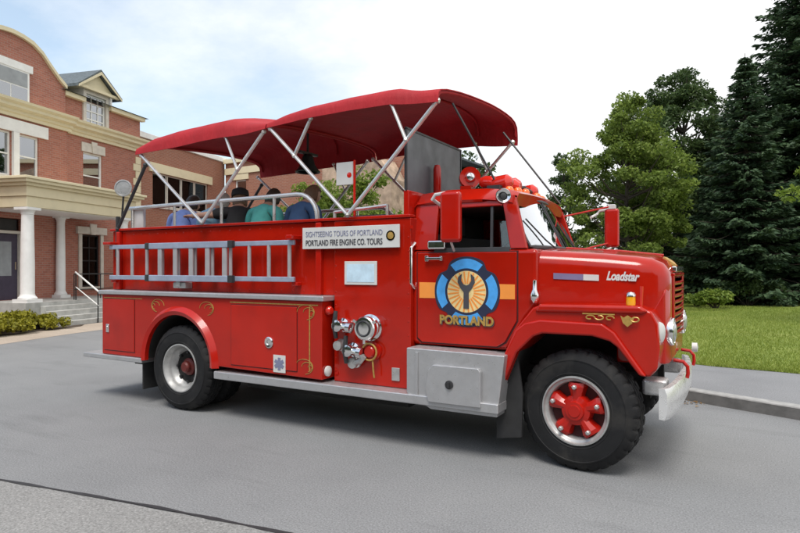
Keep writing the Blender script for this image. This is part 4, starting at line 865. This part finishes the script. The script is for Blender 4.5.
broadleaf('dark_tree','dark tree whose top shows behind the cab windbreak',loc(462,34),8.6,2.3,2.5,34,200,.2,'darkleaf',trunk=.16,seed=16,clump=.6)
broadleaf('dark_tree','dark tree at the end of the beige wing, mostly hidden by the cab',loc(418,33),8.4,2.1,2.5,30,200,.2,'darkleaf',trunk=.16,seed=17,clump=.6)
for k,(u,d,rx,h,m,lab) in enumerate(((716,21.5,.62,.62,'midleaf','round green shrub at the lawn edge close to the truck nose'),(697,22.5,.45,.42,'midleaf','small green shrub right beside the grille'),(748,23.5,1.1,1.0,'darkleaf','dark shrub under the middle spruce'),(812,23.5,.9,.6,'darkleaf','dark shrub under the huge spruce at the right edge'),(682,26,1.2,1.8,'darkleaf','dark tall shrub behind the round green one'))):
    shrub(lab,loc(u,d,.36),rx,rx*.8,h,2600,.12,m,60+k,'shrubs along the lawn edge')
for k,(u,d,rx,h) in enumerate(((735,29,2.0,2.3),(815,29,2.2,2.2),(700,33,2.0,2.6),(655,34,2.2,2.2),(600,34,2.4,2.2),(560,36,2.4,2.0))):
    shrub('dark bushy hedge plant in the band behind the trees',loc(u,d,.3),rx,rx*.6,h,3200,.17,'darkleaf',80+k,'dark hedge plants behind the trees')
def house(label,u,d,w,h,m,ry):
    p=loc(u,d,.0); t=thing('house',p,label,'house',rz=TH+ry,local=True)
    MB().box(-w/2,w/2,0,6,0,h).build('wall',m,t); MB().loft([[(-w/2-.3,y,h),(0,y,h+2.2),(w/2+.3,y,h),(w/2+.3,y,h+.15),(0,y,h+2.4),(-w/2-.3,y,h+.15)] for y in (-.3,6.3)]).build('roof','slate',t,ang=20)
    for x in (-w*.3,w*.05,w*.32): window(x-.4,x+.4,1.0,2.3,-.14,t,1,2)
house('white clapboard house glimpsed between the spruce trunks',785,52,9,3.4,'whitepaint',.1)
M['greypaint']=mat('blue_grey_siding',(.30,.35,.42),.7,0,0,.1)
house('blue-grey house glimpsed beside the truck nose',700,56,7,5.0,'greypaint',-.2)
# ------------------------------------------------------------------ people on the deck (built sitting, facing +y away from the road)
SK=mat('skin',(.52,.30,.21),.5,0,0,.06,20); M['skin']=SK
def hairmat(n,c): M[n]=mat(n,c,.6,0,0,.25,40,.5,120)
hairmat('hair_dark',(.045,.03,.02)); hairmat('hair_grey',(.50,.47,.43)); hairmat('hair_brown',(.15,.085,.045))
def cloth(n,c): M[n]=mat(n,c,.85,0,0,.12,14,.3,30)
cloth('periwinkle_cloth',(.27,.38,.78)); cloth('light_blue_cloth',(.32,.58,.78)); cloth('black_cloth',(.02,.02,.022)); cloth('teal_cloth',(.10,.46,.42)); cloth('navy_cloth',(.04,.09,.20)); cloth('denim_cloth',(.07,.10,.17)); cloth('khaki_cloth',(.35,.28,.2))
def skin(name,pts,edges,rad,m,parent,root=0,sub=2,post=None):
    me=bpy.data.meshes.new('t'); me.from_pydata(pts,edges,[]); o=bpy.data.objects.new('t',me); COL.objects.link(o)
    sk=o.modifiers.new('s','SKIN'); sk.branch_smoothing=.4; sk.use_smooth_shade=True
    for i,r in enumerate(rad): v=me.skin_vertices[0].data[i]; v.radius=(r if isinstance(r,tuple) else (r,r)); v.use_root=(i==root)
    ss=o.modifiers.new('b','SUBSURF'); ss.levels=sub; ss.render_levels=sub
    dg=bpy.context.evaluated_depsgraph_get(); n=bpy.data.meshes.new_from_object(o.evaluated_get(dg)); bpy.data.objects.remove(o); bpy.data.meshes.remove(me)
    if post:
        for v in n.vertices: v.co=post(v.co)
    for p in n.polygons: p.use_smooth=True
    n.name=name; n.materials.clear(); n.materials.append(M[m]); r=bpy.data.objects.new(name,n); COL.objects.link(r); r.parent=parent; return r
def person(loc,rz,label,shirt,pants,hair,arms=None,hat=None,long=False,turn=0):
    t=thing('person',loc,label,'person','people riding on the open deck',rz=rz,local=True); t.scale=(1.12,)*3; t.rotation_euler=(R(-13),0,rz)
    A=arms or {}
    la=A.get('l',[(-.245,.03,.29),(-.20,.26,.20)]); ra=A.get('r',[(.245,.03,.29),(.20,.26,.20)])
    pts=[(0,0,.10),(0,-.03,.28),(0,-.03,.43),(0,-.005,.555),(0,.035,.612),(0,.085,.66),(0,.095,.735),(0,.09,.79)]
    rad=[(.15,.11),(.135,.10),(.155,.105),(.075,.065),.052,(.075,.088),(.080,.098),(.055,.07)]
    ed=[(i,i+1) for i in range(7)]
    def add(p,r,pr): pts.append(tuple(p)); rad.append(r); ed.append((pr,len(pts)-1)); return len(pts)-1
    for sg,arm in ((-1,la),(1,ra)):
        s=add((sg*.175,-.02,.505),.062,3); e=add(arm[0],.043,s); w=add(arm[1],.030,e)
        d=(Vector(arm[1])-Vector(arm[0])).normalized(); p=add(Vector(arm[1])+d*.075,(.036,.020),w)
        side=d.cross(Vector((0,0,1))).normalized(); dn=side.cross(d)
        for k,(o_,L_) in enumerate(((-.030,.070),(-.010,.082),(.010,.078),(.029,.060))):
            b=Vector(arm[1])+d*.085+side*o_; a1=add(b+d*L_*.45,.0095,p); add(b+d*L_*.85-dn*(-.0)+Vector((0,0,-.018)),.008,a1)
        th=add(Vector(arm[1])+d*.045-side*.045*sg+Vector((0,0,-.006)),.011,p); add(Vector(arm[1])+d*.085-side*.055*sg+Vector((0,0,-.012)),.009,th)
    for sg in (-1,1):
        h=add((sg*.095,.05,.09),.085,0); k=add((sg*.12,.44,.09),.060,h); a=add((sg*.12,.45,-.24),.040,k); f=add((sg*.12,.47,-.31),.042,a); add((sg*.13,.60,-.335),.032,f)
    def post(c):
        if c.z>.625:
            x,y,z=c.x,c.y-.09,c.z-.705
            if y>.04:
                y+=.024*math.exp(-(x/.014)**2-((z+.012)/.022)**2)-.010*math.exp(-((abs(x)-.033)/.016)**2-((z-.012)/.014)**2)+.006*math.exp(-(x/.03)**2-((z+.055)/.010)**2)
            x*=1+.10*math.exp(-((y)/.022)**2-(z/.03)**2)*(abs(x)>.06)
            a=turn; return Vector((x*math.cos(a)-y*math.sin(a),x*math.sin(a)+y*math.cos(a)+.09,z+.705))
        return c
    skin('body',pts,ed,rad,'skin',t,post=post)
    up=lambda p,q,f: tuple(Vector(p).lerp(Vector(q),f))
    sp=[(0,0,.09),(0,-.03,.28),(0,-.03,.43),(0,-.008,.545),(0,.0,.575)]; sr=[(.172,.13),(.158,.122),(.172,.122),(.095,.082),.066]; se=[(0,1),(1,2),(2,3),(3,4)]
    for sg,arm in ((-1,la),(1,ra)):
        s0=(sg*.178,-.02,.508); sp.append(s0); sr.append(.078); se.append((3,len(sp)-1)); i=len(sp)-1
        sp.append(up(s0,arm[0],.75)); sr.append(.066); se.append((i,i+1))
        if long: 
            sp.append(arm[0]); sr.append(.056); se.append((i+1,i+2)); sp.append(up(arm[0],arm[1],.9)); sr.append(.042); se.append((i+2,i+3))
    skin('shirt',sp,se,sr,shirt,t)
    tp=[(0,0,.08)]; tr=[(.168,.125)]; te=[]
    for sg in (-1,1):
        b=len(tp); tp+=[(sg*.095,.05,.09),(sg*.12,.44,.09),(sg*.12,.45,-.22)]; tr+=[.098,.074,.055]; te+=[(0,b),(b,b+1),(b+1,b+2)]
    skin('trousers',tp,te,tr,pants,t)
    c,s=math.cos(turn),math.sin(turn)
    def hd(x,y,z): return Vector((x*c-y*s,x*s+y*c+.09,z+.705))
    hm=MB(); P=[]
    for i in range(9):
        a=math.pi*.5*i/8*1.28; zz=.128*math.cos(a)-.002; rr=math.sin(a)
        P.append([hd(.089*rr*math.cos(b)*(1+.02*math.sin(9*b+i)),(.108*rr*math.sin(b)) if math.sin(b)<.25 or i<5 else .108*rr*.25-.012, zz+(.012*math.sin(7*b+2*i) if i>6 else 0)-(.03*i/8 if math.sin(b)<0 else 0)) for b in [2*math.pi*k/24 for k in range(24)]])
    hm.loft(P,True,True); hm.build('hair',hair,t,ang=80)
    for sg in (-1,1): MB().ball(hd(sg*.032,.089,.012),.011,8).build('eye','ink',t)
    if hat:
        h=MB().lathe([(.10,.045),(.104,.07),(.095,.12),(.05,.148),(.001,.15)],hd(0,-.005,0),(0,0,1),24); q=[hd(.085*math.cos(b),.07+.09*max(0,math.sin(b)),.055-.02*max(0,math.sin(b))) for b in [math.pi*k/12 for k in range(13)]]
        h.add([tuple(p) for p in q]+[tuple(p+Vector((0,0,.012))) for p in q],[tuple(range(13)),tuple(range(25,12,-1))]+[(k,k+1,k+14,k+13) for k in range(12)]); h.build('cap',hat,t,ang=50)
    return t
Zs=1.90
person((-5.46,.60,Zs),R(4),'person in a periwinkle blue shirt sitting at the rear end of the deck','periwinkle_cloth','khaki_cloth','hair_dark',turn=R(-10))
person((-4.93,.60,Zs),R(-6),'grey-haired person in a light blue shirt sitting second from the rear of the deck','light_blue_cloth','khaki_cloth','hair_grey',turn=R(15))
person((-4.38,.62,Zs),R(38),'person in a black top and dark cap holding one bare arm out, mid-deck','black_cloth','denim_cloth','hair_brown',{'l':[(-.36,.0,.49),(-.54,.16,.53)],'r':[(.27,.10,.34),(.05,.32,.42)]},'black_cloth',turn=R(20))
person((-4.00,.60,Zs),R(0),'dark-haired person in a teal shirt sitting between the black top and the navy shirt','teal_cloth','denim_cloth','hair_dark',turn=R(5))
person((-3.40,.60,Zs),R(-8),'person in a navy shirt sitting nearest the cab on the deck','navy_cloth','denim_cloth','hair_brown',turn=R(-15),long=True)
# ------------------------------------------------------------------ sky and light
EL,AZ=R(52),None
sd=Vector((.22,-.55,1.15)).normalized()       # toward the (veiled) sun
W=bpy.data.worlds.new('World'); S.world=W; W.use_nodes=True; nt=W.node_tree; bg=nt.nodes['Background']
sky=nt.nodes.new('ShaderNodeTexSky'); sky.sky_type='NISHITA'; sky.sun_disc=False; sky.sun_elevation=math.asin(sd.z); sky.sun_rotation=math.atan2(sd.x,sd.y); sky.air_density=1; sky.dust_density=1.5; sky.ozone_density=1
tc=nt.nodes.new('ShaderNodeTexCoord'); sx=nt.nodes.new('ShaderNodeSeparateXYZ'); nt.links.new(tc.outputs['Generated'],sx.inputs[0])
def mth(op,a,b=None):
    n=nt.nodes.new('ShaderNodeMath'); n.operation=op
    for i,v in enumerate((a,b)):
        if v is None: continue
        if isinstance(v,(int,float)): n.inputs[i].default_value=v
        else: nt.links.new(v,n.inputs[i])
    return n.outputs[0]
zz=mth('ADD',mth('MAXIMUM',sx.outputs[2],0),.22); cx=nt.nodes.new('ShaderNodeCombineXYZ'); nt.links.new(mth('DIVIDE',sx.outputs[0],zz),cx.inputs[0]); nt.links.new(mth('DIVIDE',sx.outputs[1],zz),cx.inputs[1])
n1=noise(nt,cx.outputs[0],.75,8,.58)
rt=mth('ADD',mth('MULTIPLY',sx.outputs[0],cs),mth('MULTIPLY',sx.outputs[1],sn))     # clouds thicken toward the right-hand quarter of the sky
cov=mth('ADD',n1,mth('MULTIPLY',rt,.58))
fac=ramp(nt,cov,[(.27,(.05,)*3),(.42,(.55,)*3),(.54,(1,)*3)])
SKYV=7.0
cl=ramp(nt,n1,[(.3,(SKYV*1.0,SKYV*1.02,SKYV*1.04)),(.6,(SKYV*1.22,SKYV*1.23,SKYV*1.24))])
vm=nt.nodes.new('ShaderNodeVectorMath'); vm.operation='MULTIPLY'; nt.links.new(sky.outputs[0],vm.inputs[0]); vm.inputs[1].default_value=(1.75,1.55,1.35)
va=nt.nodes.new('ShaderNodeVectorMath'); va.operation='ADD'; nt.links.new(vm.outputs[0],va.inputs[0]); va.inputs[1].default_value=(.9,1.2,1.3)
nt.links.new(mix(nt,fac,va.outputs[0],cl),bg.inputs[0]); bg.inputs[1].default_value=.12
sl=bpy.data.lights.new('sun','SUN'); so=bpy.data.objects.new('sun',sl); COL.objects.link(so); sl.energy=2.4; sl.angle=R(24); sl.color=(1,.96,.90)
so.rotation_euler=sd.to_track_quat('Z','Y').to_euler()
S.view_settings.view_transform='Standard'; S.view_settings.look='None'; S.view_settings.exposure=.24; S.view_settings.gamma=1; S.view_settings.use_curve_mapping=False
S.render.engine='CYCLES'; S.cycles.max_bounces=8; S.cycles.transparent_max_bounces=16
# dry leaves blown against the kerb
i_=rng.integers(30,58,260); kp=np.array([(p.x,p.y) for p in Ks]); t_=rng.uniform(0,1,260)[:,None]; kk=kp[i_]*(1-t_)+kp[i_+1]*t_
dd=kp[i_+1]-kp[i_]; dd/=np.linalg.norm(dd,axis=1)[:,None]; nn_=np.stack([-dd[:,1],dd[:,0]],1); off_=rng.exponential(.10,260)[:,None]+.02
pc=np.concatenate([kk-nn_*off_*np.sign((nn_*(kp[40]-np.array([CAM.x,CAM.y]))).sum(1))[:,None],np.full((260,1),.012)],1)
M['dryleaf']=leafmat('dry_leaves',[(.14,.075,.03),(.25,.14,.05),(.34,.22,.09)],.1)
V_=leaves(pc,.05,3.0); np_mesh('fallen_leaves',V_,quads(V_),'dryleaf',kind='stuff')

# joints between the kerb stones
dk=0
for i in range(4,len(Ks)-12):
    dk+=(Ks[i]-Ks[i-1]).length
    if dk>1.6:
        dk=0; a,b=Ks[i],K2[i]; t=(Ks[i+1]-Ks[i-1]).normalized(); n=(b-a).normalized()
        MB().obox((a.x+n.x*.078,a.y+n.y*.078,.0745),((t.x,t.y,0),(n.x,n.y,0),(0,0,1)),(.007,.084,.0775)).build('kerb_joint','tar',KC)
# unseen trees added behind the camera to darken paint reflections and underbody shade
wr=np.random.default_rng(77); n_=9000; tx=wr.uniform(-42,44,n_); zt=9+2.2*np.sin(tx*.31)+1.6*np.sin(tx*.83+1); 
Pw=np.stack([tx,-24+wr.normal(0,1.3,n_)-.004*tx**2*0,wr.uniform(.1,1,n_)*zt],1); Vw=leaves(Pw,1.5,.2,.9); np_mesh('added_reflection_trees',Vw,quads(Vw),'darkleaf',kind='stuff')
